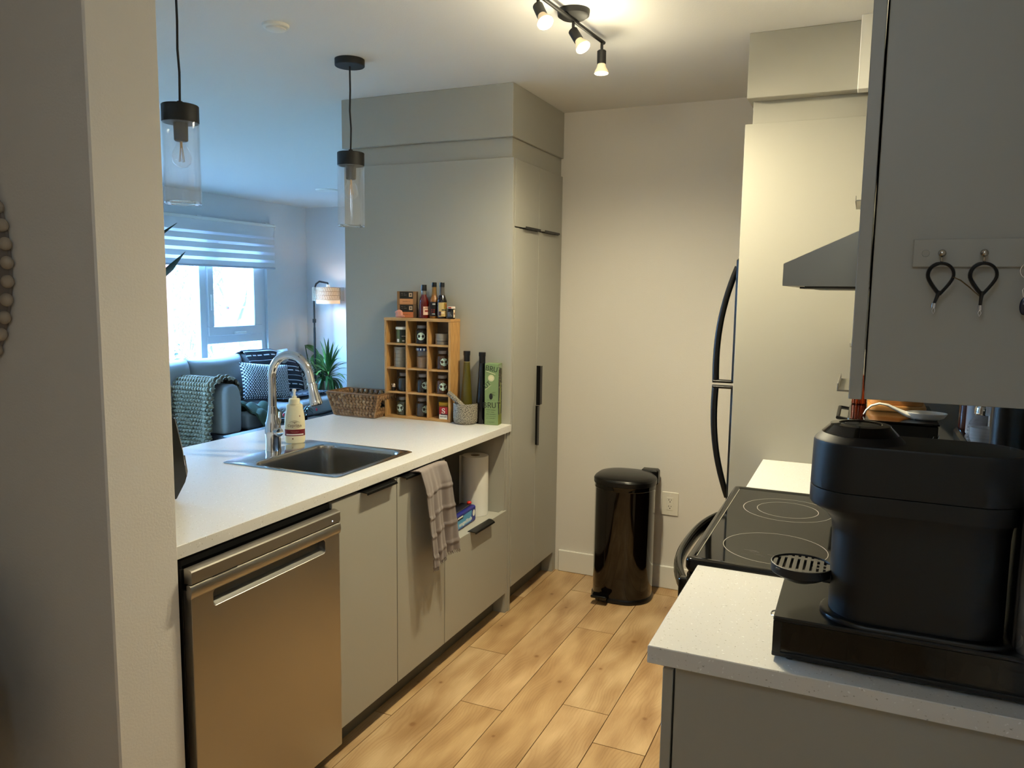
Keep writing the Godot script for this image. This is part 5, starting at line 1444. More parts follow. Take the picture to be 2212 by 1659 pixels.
func uppers() -> void:
	for q in [[2.172, 2.618, 1.378, 2.136, "grey upper cabinet in the right foreground carrying the key rack", 0.27], [1.402, 2.168, 1.763, 2.136, "grey upper cabinet above the range hood", 0.30], [0.893, 1.398, 1.378, 2.136, "grey upper cabinet between hood and fridge panel", 0.30]]:
		var t := thing("upper_cabinet", q[4], "cabinet", Vector3(1.64, q[2], (q[0] + q[1]) / 2))
		part(t, "body", W(t).b(1.4895, q[2], q[0], 1.808, q[3], q[1], 0.001), M.cabinet)
		var d := part(t, "door", W(t).b(1.4670, q[2] - 0.001, q[0] + 0.001, 1.4860, q[3], q[1] - 0.0005, 0.0012), M.cabinet)
		var c: float = (q[0] + q[1]) / 2
		var mb := W(t)
		var y: float = q[2] - 0.001
		mb.b(1.447, y - 0.003, c - 0.10, 1.480, y, c + 0.10, 0.0005)
		mb.b(1.447, y - 0.003, c - 0.095, 1.4492, y + 0.010, c + 0.095, 0.0005)
		part(d, "handle", mb, mat(Color(0.62, 0.60, 0.55), 0.35, 0.6), 20.0)
	struct("trim_4", "grey filler above the upper cabinets", MB.new().b(1.492, 2.136, 1.0, 1.808, 2.459, 2.616), M.cabinet)
	# key rack
	var t := thing("key_rack", "white key rack strip with steel knobs on the cabinet side", "key rack", Vector3(1.66, 1.6, 2.618))
	part(t, "plate", W(t).b(1.5425, 1.5805, 2.618, 1.79, 1.6215, 2.624, 0.001), mat(Color(0.66, 0.65, 0.61), 0.45))
	part(t, "screw_cover", W(t).cyl(Vector3(1.5592, 1.6005, 2.623), Vector3(1.5592, 1.6005, 2.6252), 0.0055, 0.0048, 20), mat(Color(0.60, 0.59, 0.55), 0.3, 0.3))
	var hx := [1.5795, 1.6325, 1.6855, 1.7385]
	for x in hx:
		var mb := W(t)
		mb.cyl(Vector3(x, 1.600, 2.622), Vector3(x, 1.600, 2.634), 0.003, -1, 12)
		mb.ball(Vector3(x, 1.600, 2.638), Vector3(0.0055, 0.0055, 0.005), 16, 10)
		mb.tube([Vector3(x, 1.597, 2.636), Vector3(x, 1.589, 2.637), Vector3(x, 1.586, 2.6405), Vector3(x, 1.589, 2.644)], 0.0017, 8)
		part(t, "hook", mb, mat(Color(0.72, 0.70, 0.66), 0.18, 1.0))
	# two black plastic clips
	for k in 2:
		var x: float = hx[k] - (0.0 if k == 0 else -0.0005)
		t = thing("carabiner_clip", ["black teardrop clip on the left knob, tied to a tan band", "black teardrop clip on the second knob with band round its neck"][k], "clip", Vector3(x, 1.566, 2.6405), 0.0, "clips on the key rack")
		var loop := []
		var rad := []
		for i in 33:
			var a := TAU * i / 32.0 - PI / 2
			var r := 0.0165
			var px := r * cos(a); var py := 0.003 + r * sin(a)
			if sin(a) < -0.2:
				var s := (-0.2 - sin(a)) / 0.8
				px *= 1.0 - 0.85 * s * s
				py = lerpf(py, -0.0255, s * s)
			loop.append(Vector3(px + 0.0, py, 0))
			rad.append(0.0030 if cos(a) > -0.3 else 0.0036)
		var mb := MB.new()
		mb.tube(loop, rad, 8, false, 0.8)
		part(t, "loop", mb, M.black_satin)
		var e := Vector3(-0.006, -0.040, 0) if k == 0 else Vector3(-0.001, -0.042, 0)
		part(t, "neck", MB.new().tube([Vector3(0, -0.020, 0), Vector3(e.x * 0.5, -0.030, 0), e], [0.0052, 0.0036, 0.0030], 10, true, 0.7), M.black_satin)
		part(t, "ferrule", MB.new().tube([e + Vector3(0, 0.002, 0), e + Vector3(0, -0.005, 0)], 0.0033, 14), M.chrome)
		part(t, "ring", MB.new().tube([e + Vector3(0, -0.004, 0), e + Vector3(0.002, -0.009, 0), e + Vector3(0, -0.014, 0), e + Vector3(-0.002, -0.009, 0), e + Vector3(0, -0.004, 0)], 0.0008, 6, false), M.chrome)
	t = thing("hair_band", "tan elastic band stretched between the two black clips", "band", Vector3(1.613, 1.555, 2.6405))
	part(t, "strap", MB.new().tube([Vector3(-0.018, 0.011, 0.003), Vector3(-0.008, 0.006, 0.004), Vector3(0.004, -0.004, 0.004), Vector3(0.0165, -0.016, 0.003)], [0.0012, 0.0024, 0.0021, 0.0012], 8, true, 0.4), mat(Color(0.36, 0.27, 0.11), 0.7))
	t = thing("key_ring", "steel key ring with dark blue oval fob at the frame edge", "key ring", Vector3(1.6855, 1.566, 2.6405))
	var ring := []
	for i in 25: ring.append(Vector3(0.001 + 0.0095 * sin(TAU * i / 24), 0.009 + 0.0105 * cos(TAU * i / 24), 0))
	part(t, "ring", MB.new().tube(ring, 0.0009, 6, false), M.chrome)
	part(t, "swivel", MB.new().b(-0.003, -0.012, -0.002, 0.004, -0.001, 0.002, 0.0008), M.chrome)
	part(t, "link", MB.new().tube([Vector3(0, -0.011, 0), Vector3(-0.004, -0.018, 0), Vector3(-0.002, -0.027, 0), Vector3(0.003, -0.027, 0), Vector3(0.004, -0.018, 0), Vector3(0, -0.011, 0)], 0.0009, 6, false), M.chrome)
	part(t, "fob", MB.new().ball(Vector3(0.0, -0.0405, 0), Vector3(0.0058, 0.0125, 0.002), 20, 12), mat(Color(0.05, 0.05, 0.16), 0.25))
	part(t, "fob_mark", MB.new().b(-0.002, -0.038, 0.0015, 0.002, -0.035, 0.0024), mat(Color(0.5, 0.5, 0.55), 0.4))

func coffee_corner() -> void:
	# capsule drawer under the machine
	var t := thing("capsule_drawer", "black metal capsule drawer with glass side under the coffee machine", "drawer", Vector3(1.58, 0.9155, 2.44))
	var x0 := 1.3715; var x1 := 1.795; var z0 := 2.285; var z1 := 2.586; var y0 := 0.9215; var y1 := 0.992
	var mb := W(t)
	mb.b(x0, 0.9835, z0, x1, y1, z1, 0.0022)
	part(t, "top_plate", mb, M.black_satin)
	part(t, "bottom_plate", W(t).b(x0, y0, z0, x1, 0.930, z1, 0.0015), M.black_satin)
	mb = W(t)
	mb.b(x0, 0.929, z0, x1, 0.9845, z0 + 0.004); mb.b(x1 - 0.012, 0.929, z0 + 0.004, x1, 0.9845, z1 - 0.001)
	part(t, "rear_frame", mb, M.black_satin)
	part(t, "corner_post", W(t).b(x0 + 0.0005, 0.929, z1 - 0.012, x0 + 0.014, 0.9845, z1 - 0.0005), M.black_satin)
	part(t, "drawer_front", W(t).b(x0 - 0.0005, 0.930, z0 + 0.004, x0 + 0.004, 0.983, z1 - 0.013, 0.0008), M.black_satin)
	part(t, "glass_side", W(t).b(x0 + 0.014, 0.930, z1 - 0.005, x1 - 0.012, 0.9835, z1 - 0.003), mat(Color(0.02, 0.02, 0.022, 0.78), 0.06, 0.0, {"transparency": BaseMaterial3D.TRANSPARENCY_ALPHA}))
	mb = W(t)
	for x in [1.40, 1.77]:
		for z in [2.31, 2.565]: mb.cyl(Vector3(x, 0.9152, z), Vector3(x, 0.922, z), 0.009, -1, 12)
	part(t, "foot", mb, M.black_matt)
	mb = W(t)
	var rp := []
	for k in 21:
		var a := PI / 2 + PI * k / 20.0
		rp.append(Vector3(x0 - 0.001 + 0.011 * cos(a), 0.957 + 0.0005 * k * 0.0, 2.485 + 0.016 * sin(a)))
	part(t, "ring_pull", mb.tube(rp, 0.0015, 8), M.chrome)
	mb = W(t)
	for k in 5: mb.cyl(Vector3(x0 + 0.045 + k * 0.0725, 0.933, z1 - 0.012), Vector3(x0 + 0.045 + k * 0.0725, 0.982, z1 - 0.012), 0.0012, -1, 6)
	part(t, "wire_rail", mb, M.chrome)
	# capsules seen dimly through the glass
	var cols := [Color(0.25, 0.07, 0.03), Color(0.30, 0.10, 0.04), Color(0.25, 0.07, 0.03), Color(0.08, 0.07, 0.07), Color(0.50, 0.36, 0.22), Color(0.52, 0.38, 0.24), Color(0.10, 0.08, 0.08)]
	for k in 7:
		var c := thing("coffee_capsule", ["dark red domed capsule nearest the drawer's ring pull", "dark red capsule second from the ring pull end", "dark red capsule third from the ring pull end", "black capsule in the middle of the capsule drawer", "pale gold capsule right of the drawer's middle", "second pale gold capsule beside the other gold one", "black capsule at the far right of the drawer"][k], "capsule", Vector3(1.420 + k * 0.0520, 0.930, 2.552), 0.0, "capsules in the drawer")
		part(c, "shell", MB.new().lathe([Vector2(0, 0), Vector2(0.0245, 0), Vector2(0.0248, 0.0015), Vector2(0.0215, 0.003), Vector2(0.0195, 0.020), Vector2(0.014, 0.030), Vector2(0, 0.034)], 24), mat(cols[k], 0.3, 0.6))
	# the machine: a stadium-plan column under a longer head
	t = thing("coffee_machine", "matt black capsule coffee machine with round cup support in the right foreground", "coffee machine", Vector3(1.58, 0.992, 2.508))
	var st := func(xa: float, xb: float, r: float, y: float) -> PackedVector3Array:
		var q := PackedVector2Array()
		for h in 2:
			for k in 17:
				var a := -PI / 2 + PI * h + PI * k / 16.0
				q.append(Vector2((xb - r if h == 0 else xa + r) + r * cos(a), r * sin(a)))
		return ring_xz(q, y)
	var X := func(x: float) -> float: return x - 1.58
	var matt := mat(Color(0.028, 0.028, 0.033), 0.48, 0.0, {"metallic_specular": 0.5})
	mb = MB.new()
	mb.rings([st.call(X.call(1.441), X.call(1.745), 0.074, 0.0), st.call(X.call(1.441), X.call(1.745), 0.074, 0.005), st.call(X.call(1.446), X.call(1.742), 0.070, 0.009)])
	part(t, "base_plate", mb, M.black_satin, 50.0)
	mb = MB.new()
	mb.rings([st.call(X.call(1.4545), X.call(1.718), 0.0645, 0.008), st.call(X.call(1.4535), X.call(1.717), 0.0645, 0.145), st.call(X.call(1.4515), X.call(1.717), 0.0650, 0.163), st.call(X.call(1.442), X.call(1.718), 0.0665, 0.178), st.call(X.call(1.424), X.call(1.720), 0.0690, 0.188), st.call(X.call(1.4165), X.call(1.724), 0.0705, 0.1925)])
	part(t, "column", mb, matt, 50.0)
	mb = MB.new()
	mb.rings([st.call(X.call(1.4165), X.call(1.728), 0.0705, 0.192), st.call(X.call(1.4140), X.call(1.730), 0.0720, 0.196), st.call(X.call(1.4140), X.call(1.730), 0.0720, 0.2225), st.call(X.call(1.4150), X.call(1.729), 0.0710, 0.2235)])
	part(t, "lower_head", mb, matt, 50.0)
	mb = MB.new()
	mb.rings([st.call(X.call(1.4160), X.call(1.730), 0.0705, 0.2235), st.call(X.call(1.4140), X.call(1.732), 0.0725, 0.2255), st.call(X.call(1.4155), X.call(1.732), 0.0722, 0.300), st.call(X.call(1.4170), X.call(1.731), 0.0705, 0.3035), st.call(X.call(1.4270), X.call(1.722), 0.0600, 0.3045)])
	part(t, "upper_head", mb, matt, 50.0)
	mb = MB.new()
	mb.xf = Transform3D(Basis(), Vector3(-0.0925, 0, 0))
	mb.lathe([Vector2(0, 0.302), Vector2(0.071, 0.3035), Vector2(0.0690, 0.306), Vector2(0.0480, 0.327), Vector2(0.0465, 0.329)], 48)
	part(t, "lid_dome", mb, matt, 50.0)
	mb = MB.new()
	mb.xf = Transform3D(Basis(), Vector3(-0.0925, 0, 0))
	mb.lathe([Vector2(0.060, 0.3155), Vector2(0.0485, 0.3272), Vector2(0.0470, 0.3302), Vector2(0.0340, 0.3315), Vector2(0.0320, 0.3295), Vector2(0, 0.3295)], 48, TAU)
	part(t, "lid_cap", mb, M.black_gloss, 50.0)
	# cup support
	mb = MB.new()
	var cc := Vector3(1.4075 - 1.58, 0, 0)
	mb.xf = Transform3D(Basis(), cc)
	mb.lathe([Vector2(0, 0.0425), Vector2(0.020, 0.0430), Vector2(0.036, 0.050), Vector2(0.0505, 0.0585), Vector2(0.0515, 0.0600), Vector2(0.0515, 0.0745), Vector2(0.0500, 0.0750), Vector2(0.0490, 0.0735), Vector2(0.0485, 0.066), Vector2(0, 0.066)], 48)
	var cup := part(t, "cup_support", mb, matt, 50.0)
	part(t, "support_arm", MB.new().b(1.440 - 1.58, 0.050, -0.018, 1.470 - 1.58, 0.068, 0.018, 0.004), matt)
	# grid: disc of bars with slots between
	mb = MB.new()
	var gm := mat(Color(0.36, 0.35, 0.33), 0.4, 0.3)
	for k in 9:
		var x := -0.044 + 0.0110 * k
		var half := sqrt(maxf(0.0, 0.0478 * 0.0478 - x * x))
		if half > 0.006:
			mb.b(cc.x + x - 0.0034, 0.0695, -half, cc.x + x + 0.0034, 0.0722, half, 0.0004)
	for s in [-1, 1]: mb.b(cc.x - 0.040, 0.0693, s * 0.034 - 0.006, cc.x + 0.033, 0.0720, s * 0.034 + 0.006, 0.0004)
	mb.b(cc.x + 0.018, 0.0694, -0.012, cc.x + 0.046, 0.0721, -0.006, 0.0004); mb.b(cc.x + 0.018, 0.0694, 0.006, cc.x + 0.046, 0.0721, 0.012, 0.0004)
	part(cup, "grid", mb, gm)
	mb = MB.new()
	mb.cyl(Vector3(X.call(1.452), 0.176, 0.0), Vector3(X.call(1.452), 0.183, 0.0), 0.012, 0.018, 20)
	part(t, "spout", mb, M.black_satin)
	# water tank
	mb = MB.new()
	var tk := func(r: float, y: float, k: float) -> PackedVector3Array:
		return ring_xz(rrect(0.070 - k, 0.125 - k, r, 5, X.call(1.762), -0.010), y)
	mb.rings([tk.call(0.012, 0.0, 0.006), tk.call(0.014, 0.004, 0.0), tk.call(0.014, 0.222, 0.0), tk.call(0.014, 0.224, 0.002)], true, true)
	part(t, "water_tank", mb, mat(Color(0.55, 0.55, 0.55, 0.30), 0.04, 0.0, {"transparency": BaseMaterial3D.TRANSPARENCY_ALPHA}), 50.0)
	part(t, "tank_lid", MB.new().b(X.call(1.726), 0.224, -0.062, X.call(1.797), 0.232, 0.060, 0.003), M.black_satin)
	part(t, "tank_base", MB.new().b(X.call(1.722), 0.0, -0.055, X.call(1.727), 0.224, 0.050, 0.001), matt)

func console_items() -> void:
	var t := thing("toaster_oven", "black glossy countertop oven beside the fridge panel under the cabinet", "oven", Vector3(1.605, 0.915, 1.14))
	part(t, "body", W(t).b(1.462, 0.925, 0.93, 1.703, 1.157, 1.352, 0.004), M.black_satin)
	part(t, "top", W(t).b(1.459, 1.157, 0.925, 1.706, 1.162, 1.356, 0.0015), M.black_gloss)
	part(t, "door", W(t).b(1.455, 0.94, 0.94, 1.463, 1.150, 1.25, 0.002), M.black_gloss)
	var mb := W(t)
	mb.tube([Vector3(1.458, 1.140, 0.96), Vector3(1.425, 1.144, 0.965), Vector3(1.425, 1.144, 1.225), Vector3(1.458, 1.140, 1.23)], 0.006, 10)
	part(t, "handle", mb, M.black_satin)
	mb = W(t)
	for k in 3: mb.tube([Vector3(1.665 + k * 0.013, 1.085, 1.351), Vector3(1.665 + k * 0.013, 1.100, 1.385), Vector3(1.672 + k * 0.013, 1.122, 1.392), Vector3(1.680 + k * 0.013, 1.130, 1.351)], 0.0018, 6)
	part(t, "wire_clip", mb, M.chrome)
	mb = W(t)
	for x in [1.49, 1.68]:
		for z in [0.96, 1.32]: mb.cyl(Vector3(x, 0.915, z), Vector3(x, 0.926, z), 0.012, -1, 12)
	part(t, "foot", mb, M.black_matt)
	for k in 2:
		t = thing("cutting_board", ["wooden board lying lowest on the black oven", "smaller wooden board stacked upon the other on the oven"][k], "board", Vector3(1.598 - 0.005 * k, 1.162 + 0.0182 * k, 1.05 - 0.02 * k), 0.1 * k, "wooden boards on the oven")
		mb = MB.new()
		var rr := []
		for q in [[0.003, 0.0], [0.0, 0.003], [0.0, 0.015], [0.003, 0.018]]: rr.append(ring_xz(rrect(0.175 - 0.015 * k - q[0], 0.17 - q[0], 0.03, 6), q[1]))
		mb.rings(rr)
		part(t, "plank", mb, M.warm_wood, 50.0)
	t = thing("copper_canister", "small ribbed copper canister at the left end of the oven top", "canister", Vector3(1.4850, 1.162, 0.985))
	mb = MB.new()
	var rings := []
	for y in [0.0, 0.004, 0.10, 0.103]:
		var q := PackedVector3Array()
		for k in 56:
			var a := TAU * k / 56.0
			var r: float = (0.021 if y == 0.0 or y > 0.101 else 0.0225) + (0.0016 if k % 4 < 2 else -0.0012)
			q.append(Vector3(r * sin(a), y, r * cos(a)))
		rings.append(q)
	part(t, "vessel", mb.rings(rings), mat(Color(0.62, 0.30, 0.18), 0.25, 1.0), 20.0)
	# white ladle-shaped spoon rest
	t = thing("spoon_rest", "glossy white ladle-shaped spoon rest on the black oven top", "spoon rest", Vector3(1.615, 1.162, 1.265))
	mb = MB.new()
	var hp := [Vector3(-0.115, 0.004, 0.0), Vector3(-0.108, 0.018, 0.0), Vector3(-0.094, 0.033, 0.0), Vector3(-0.072, 0.041, 0.0), Vector3(-0.048, 0.038, 0.0), Vector3(-0.022, 0.026, 0.0), Vector3(0.004, 0.014, 0.0), Vector3(0.030, 0.008, 0.0)]
	mb.tube(hp, [0.004, 0.0065, 0.0075, 0.0085, 0.0095, 0.012, 0.018, 0.022], 14, true, 0.45)
	part(t, "handle", mb, M.white_plastic, 60.0)
	mb = MB.new()
	mb.xf = Transform3D(Basis.from_scale(Vector3(1.15, 1, 0.9)), Vector3(0.060, 0.0, 0.0))
	mb.lathe([Vector2(0, 0.0), Vector2(0.026, 0.0), Vector2(0.042, 0.008), Vector2(0.050, 0.022), Vector2(0.048, 0.0225), Vector2(0.040, 0.011), Vector2(0.024, 0.005), Vector2(0, 0.004)], 36)
	part(t, "bowl", mb, M.white_plastic, 60.0)
	# on the range console
	var y := 1.1675
	t = thing("sauce_jar", "reddish bottle on the range console, farthest of the row", "bottle", Vector3(1.770, y, 1.425), 0.0)
	part(t, "glass", MB.new().lathe([Vector2(0, 0), Vector2(0.024, 0), Vector2(0.026, 0.004), Vector2(0.026, 0.095), Vector2(0.018, 0.115), Vector2(0.013, 0.130), Vector2(0.013, 0.15), Vector2(0, 0.15)], 26), mat(Color(0.33, 0.15, 0.11), 0.15))
	part(t, "cap", MB.new().cyl(Vector3(0, 0.148, 0), Vector3(0, 0.170, 0), 0.0150, -1, 20, 0.002), M.black_satin)
	t = thing("milk_bottle", "plain white bottle on the range console behind the glass shaker", "bottle", Vector3(1.778, y, 1.52), 0.0)
	part(t, "body", MB.new().lathe([Vector2(0, 0), Vector2(0.023, 0), Vector2(0.026, 0.004), Vector2(0.026, 0.090), Vector2(0.020, 0.110), Vector2(0.014, 0.120), Vector2(0, 0.122)], 26), mat(Color(0.70, 0.70, 0.72), 0.15))
	part(t, "cap", MB.new().cyl(Vector3(0, 0.12, 0), Vector3(0, 0.145, 0), 0.0155, -1, 20, 0.002), M.white_plastic)
	t = thing("salt_shaker", "ribbed glass salt shaker with chrome cap on the range console", "shaker", Vector3(1.7710, y, 1.695))
	var pr := [Vector2(0, 0.002), Vector2(0.024, 0.0), Vector2(0.028, 0.003)]
	for k in 13: pr.append(Vector2(0.030 + 0.006 * sin(PI * (k + 0.5) / 13.0) + 0.0012 * (1 if k % 2 == 0 else -1), 0.006 + k * 0.0042))
	pr.append_array([Vector2(0.024, 0.066), Vector2(0.019, 0.074), Vector2(0.018, 0.080), Vector2(0, 0.080)])
	part(t, "glass", MB.new().lathe(pr, 34), mat(Color(0.86, 0.87, 0.88, 0.12), 0.04, 0.0, {"transparency": BaseMaterial3D.TRANSPARENCY_ALPHA}), 50.0)
	part(t, "salt", MB.new().lathe([Vector2(0, 0.004), Vector2(0.023, 0.004), Vector2(0.0285, 0.020), Vector2(0.0275, 0.046), Vector2(0, 0.050)], 26), mat(Color(0.80, 0.80, 0.80), 0.9))
	part(t, "cap", MB.new().lathe([Vector2(0, 0.078), Vector2(0.0205, 0.078), Vector2(0.0215, 0.080), Vector2(0.0215, 0.094), Vector2(0.018, 0.102), Vector2(0.008, 0.106), Vector2(0, 0.1065)], 28), M.chrome)
	t = thing("black_canister", "plain black canister on the range console nearest the machine", "canister", Vector3(1.7745, y, 2.03))
	part(t, "body", MB.new().lathe([Vector2(0, 0), Vector2(0.032, 0), Vector2(0.034, 0.003), Vector2(0.034, 0.15), Vector2(0, 0.15)], 36), M.black_satin)
	part(t, "lid", MB.new().lathe([Vector2(0, 0.149), Vector2(0.0345, 0.149), Vector2(0.035, 0.151), Vector2(0.035, 0.18), Vector2(0.033, 0.183), Vector2(0, 0.184)], 36), M.black_satin)

func hall_items() -> void:
	var t := thing("beaded_mirror", "round grey-brown framed disc edged with wooden beads on the dark wall", "mirror", Vector3(-0.617, 1.585, 2.79))
	var zt := Transform3D(Basis(Vector3.RIGHT, PI / 2), Vector3.ZERO)
	var mb := MB.new(); mb.xf = zt
	mb.lathe([Vector2(0, 0.0), Vector2(0.362, 0.0), Vector2(0.366, 0.003), Vector2(0.366, 0.010), Vector2(0.350, 0.013), Vector2(0.335, 0.011), Vector2(0, 0.0105)], 96)
	part(t, "board", mb, mat(Color(0.50, 0.46, 0.43), 0.8))
	var bead := MB.new().ball(Vector3.ZERO, Vector3(0.0148, 0.0148, 0.0125), 18, 12).mesh(60.0)
	var bm := mat(Color(0.66, 0.61, 0.54), 0.7)
	for k in 56:
		var a := TAU * k / 56.0
		piece(t, "bead", bead, bm, Transform3D(Basis(), Vector3(0.367 * cos(a), 0.367 * sin(a), 0.0148)))
	t = thing("chair", "dark upholstered chair back at the lower left edge below the mirror", "chair", Vector3(-0.40, 0.0, 3.10))
	mb = MB.new()
	var rr := []
	for q in [[0.22, 0.40], [0.245, 0.44], [0.25, 0.60], [0.235, 0.74], [0.19, 0.82], [0.12, 0.86]]: rr.append(ring_xz(rrect(2 * q[0], 0.11, 0.05, 5, 0.0, 0.10), q[1]))
	part(t, "backrest", mb.rings(rr), M.black_matt, 60.0)
	part(t, "seat", MB.new().b(-0.24, 0.40, -0.16, 0.24, 0.48, 0.30, 0.03), M.black_matt)
	for sx in [-1, 1]:
		for z in [-0.12, 0.26]: part(t, "leg", MB.new().cyl(Vector3(sx * 0.20, 0.42, z), Vector3(sx * 0.22, 0.0, z), 0.018, 0.013, 12), M.black_matt)

func cushion_shape(w: float, h: float, d: float, soft := 2.6) -> MB:
	# a stuffed cushion, w by h, standing in x, y; seams run round the edge, corners pinched
	var mb := MB.new()
	for s: float in [1.0, -1.0]:
		mb.sheet(func(u: float, v: float) -> Vector3:
			var x := (u * 2.0 - 1.0) * s; var y := v * 2.0 - 1.0
			var px := x * (1.0 - 0.06 * (1.0 - y * y)); var py := y * (1.0 - 0.06 * (1.0 - x * x))
			var z := pow(maxf(0.0, (1.0 - pow(absf(x), soft)) * (1.0 - pow(absf(y), soft))), 0.5)
			z += 0.03 * sin(x * 7.0 + y * 4.0) * (1.0 - x * x) * (1.0 - y * y)
			return Vector3(px * w / 2, py * h / 2, s * z * d / 2), 22, 18)
	return mb

func living_room() -> void:
	# sofa: low platform, seat cushions, near bolster arm
	var t := thing("sofa", "grey fabric sofa with low platform under the living room window", "sofa", Vector3(-3.95, 0.0, -2.0))
	part(t, "platform", W(t).b(-4.44, 0.06, -2.98, -3.22, 0.255, -1.12, 0.02), mat(Color(0.20, 0.205, 0.22), 0.9))
	for z in [[-2.94, -2.16], [-2.15, -1.40]]: part(t, "seat_cushion", W(t).b(-4.30, 0.255, z[0], -3.50, 0.415, z[1], 0.035), M.linen, 60.0)
	var mb := W(t)
	var rr := []
	for q in [[0.0, 0.03], [0.02, 0.006], [0.08, 0.0], [0.30, 0.0], [0.36, 0.008], [0.41, 0.035], [0.43, 0.075]]: rr.append(ring_xz(rrect(0.90 - q[1], 0.215 - q[1] * 1.6, 0.05 - q[1] * 0.3, 5, -3.955, 1.255), 0.256 + q[0]))
	mb.rings(rr)
	part(t, "arm", mb, M.linen, 60.0)
	part(t, "back_frame", W(t).b(-4.46, 0.06, -2.98, -4.36, 0.60, -1.12, 0.03), M.linen)
	for z in [-2.9, -1.22]:
		for x in [-4.38, -3.30]: part(t, "leg", W(t).b(x - 0.03, 0.0, z - 0.03, x + 0.03, 0.065, z + 0.03), M.black_matt)
	# back cushions along the window
	var names := ["grey back cushion at the near end, half hidden by the wall", "wide grey back cushion in the middle of the sofa", "grey back cushion under the striped throw"]
	var cz := [-1.12, -1.75, -2.44]
	var cw := [0.60, 0.74, 0.70]
	for k in 3:
		t = thing("back_cushion", names[k], "cushion", Vector3(-4.20, 0.415, cz[k]), 0.0, "grey sofa back cushions")
		mb = cushion_shape(cw[k], 0.50, 0.26, 4.0)
		var o := part(t, "cover", mb, M.linen, 70.0)
		o.transform = Transform3D(Basis(Vector3.UP, PI / 2 + [0.0, 0.04, -0.08][k]) * Basis(Vector3.RIGHT, -0.16), Vector3(0, [0.215, 0.212, 0.22][k], 0))
	t = thing("striped_throw", "black throw with white stripes draped over the far sofa corner", "throw", Vector3(-4.10, 0.4, -2.4))
	mb = W(t)
	mb.sheet(func(u: float, v: float) -> Vector3:
		var z := lerpf(-2.09, -2.76, u) - 0.10 * v * v * u
		var wv := 0.012 * sin(u * 14.0 + v * 3.0) + 0.008 * sin(u * 5.0 - v * 9.0)
		var x := -4.16; var y := 0.86
		if v < 0.15:
			x = lerpf(-4.33, -4.18, v / 0.15); y = lerpf(0.80, 0.905, sqrt(v / 0.15))
		elif v < 0.70:
			var s := (v - 0.15) / 0.55
			x = lerpf(-4.18, -3.99, s) + 0.05 * sin(s * PI); y = lerpf(0.905, 0.455, s)
		else:
			var s := (v - 0.70) / 0.30
			x = lerpf(-3.99, -3.66, s); y = 0.445
		return Vector3(x + wv, y - 0.07 * pow(u, 3.0) * (1.0 if v < 0.7 else 0.0) + wv * 0.3, z), 34, 44, 0.008)
	var th := part(t, "cloth", mb, M.throw, 60.0)
	mb = W(t)
	rng.seed = 12
	for k in 30:
		var p := Vector3(-4.16 + 0.5 * k / 30.0, lerpf(0.80, 0.455, minf(1.0, k / 20.0)), -2.80)
		mb.tube([p, p + Vector3(0.01, -0.03, rng.randf_range(-0.03, 0.0)), p + Vector3(0.0, -0.06, rng.randf_range(-0.05, 0.01))], 0.006, 5)
	part(t, "fringe", mb, mat(Color(0.10, 0.11, 0.14), 0.9)).set_meta("kind", "stuff")
	t = thing("checked_pillow", "black and white checked pillow leaning in the sofa corner", "pillow", Vector3(-3.90, 0.42, -2.10))
	mb = cushion_shape(0.55, 0.38, 0.17, 2.2)
	var pl := part(t, "cover", mb, M.check, 70.0)
	pl.transform = Transform3D(Basis(Vector3.UP, PI / 2 - 0.25) * Basis(Vector3.RIGHT, -0.35) * Basis(Vector3.BACK, -0.12), Vector3(0.0, 0.188, 0))
	# chunky knit blanket over the arm
	t = thing("knit_blanket", "chunky sage green knitted blanket draped over the sofa arm", "blanket", Vector3(-3.95, 0.3, -1.2))
	mb = W(t)
	var knit := func(u: float, v: float) -> Vector3:
		var x := lerpf(-4.42, -3.60, u) + 0.05 * (0.5 - absf(v - 0.55)) * u
		var rows := v * 30.0; var colsn := u * 26.0 + (0.5 if int(floor(rows)) % 2 == 1 else 0.0)
		var a := fposmod(colsn, 1.0) - 0.5; var b2 := fposmod(rows, 1.0) - 0.5
		var r1 := Vector2(a * 1.0 + b2 * 0.55, b2 * 0.9 - a * 0.35).length()
		var bump := 0.030 * sqrt(maxf(0.0, 1.0 - r1 * r1 * 3.2))
		var big := 0.014 * sin(u * 13.0 + 0.7) * clampf((0.62 - v) * 3.0, 0.0, 1.0) + 0.03 * exp(-pow((u - 0.93) / 0.05, 2.0))
		var n := Vector3(0, 0, 1); var p := Vector3(x, 0.4, -1.14)
		if v < 0.60:
			var s := v / 0.60
			p = Vector3(x, lerpf(0.02, 0.63, s), -1.115 + 0.02 * (1.0 - s)); n = Vector3(0, 0.05, 1).normalized()
		elif v < 0.85:
			var s := (v - 0.60) / 0.25 * PI
			p = Vector3(x, 0.63 + 0.075 * sin(s), -1.255 + 0.135 * cos(s)); n = Vector3(0, sin(s), cos(s))
		else:
			var s := (v - 0.85) / 0.15
			p = Vector3(x, 0.63 - 0.16 * s, -1.392); n = Vector3(0, 0, -1)
		return p + n * (0.012 + bump + big)
	mb.sheet(knit, 210, 200)
	part(t, "knit", mb, M.green_knit, 70.0)
	t = thing("green_throw_end", "dark green end of the blanket hanging over the seat front", "blanket", Vector3(-3.45, 0.26, -1.5))
	mb = W(t)
	mb.sheet(func(u: float, v: float) -> Vector3:
		var s := v
		var x := lerpf(-3.75, -3.30, s) + 0.02 * sin(u * 9.0)
		var y := 0.435 if s < 0.5 else lerpf(0.435, 0.275, (s - 0.5) * 2.0)
		return Vector3(x, y + 0.02 * sin(u * 12.0 + s * 5.0) + 0.02 * sin(s * 21.0), lerpf(-1.40, -1.66, u) - 0.08 * s), 18, 30, 0.02)
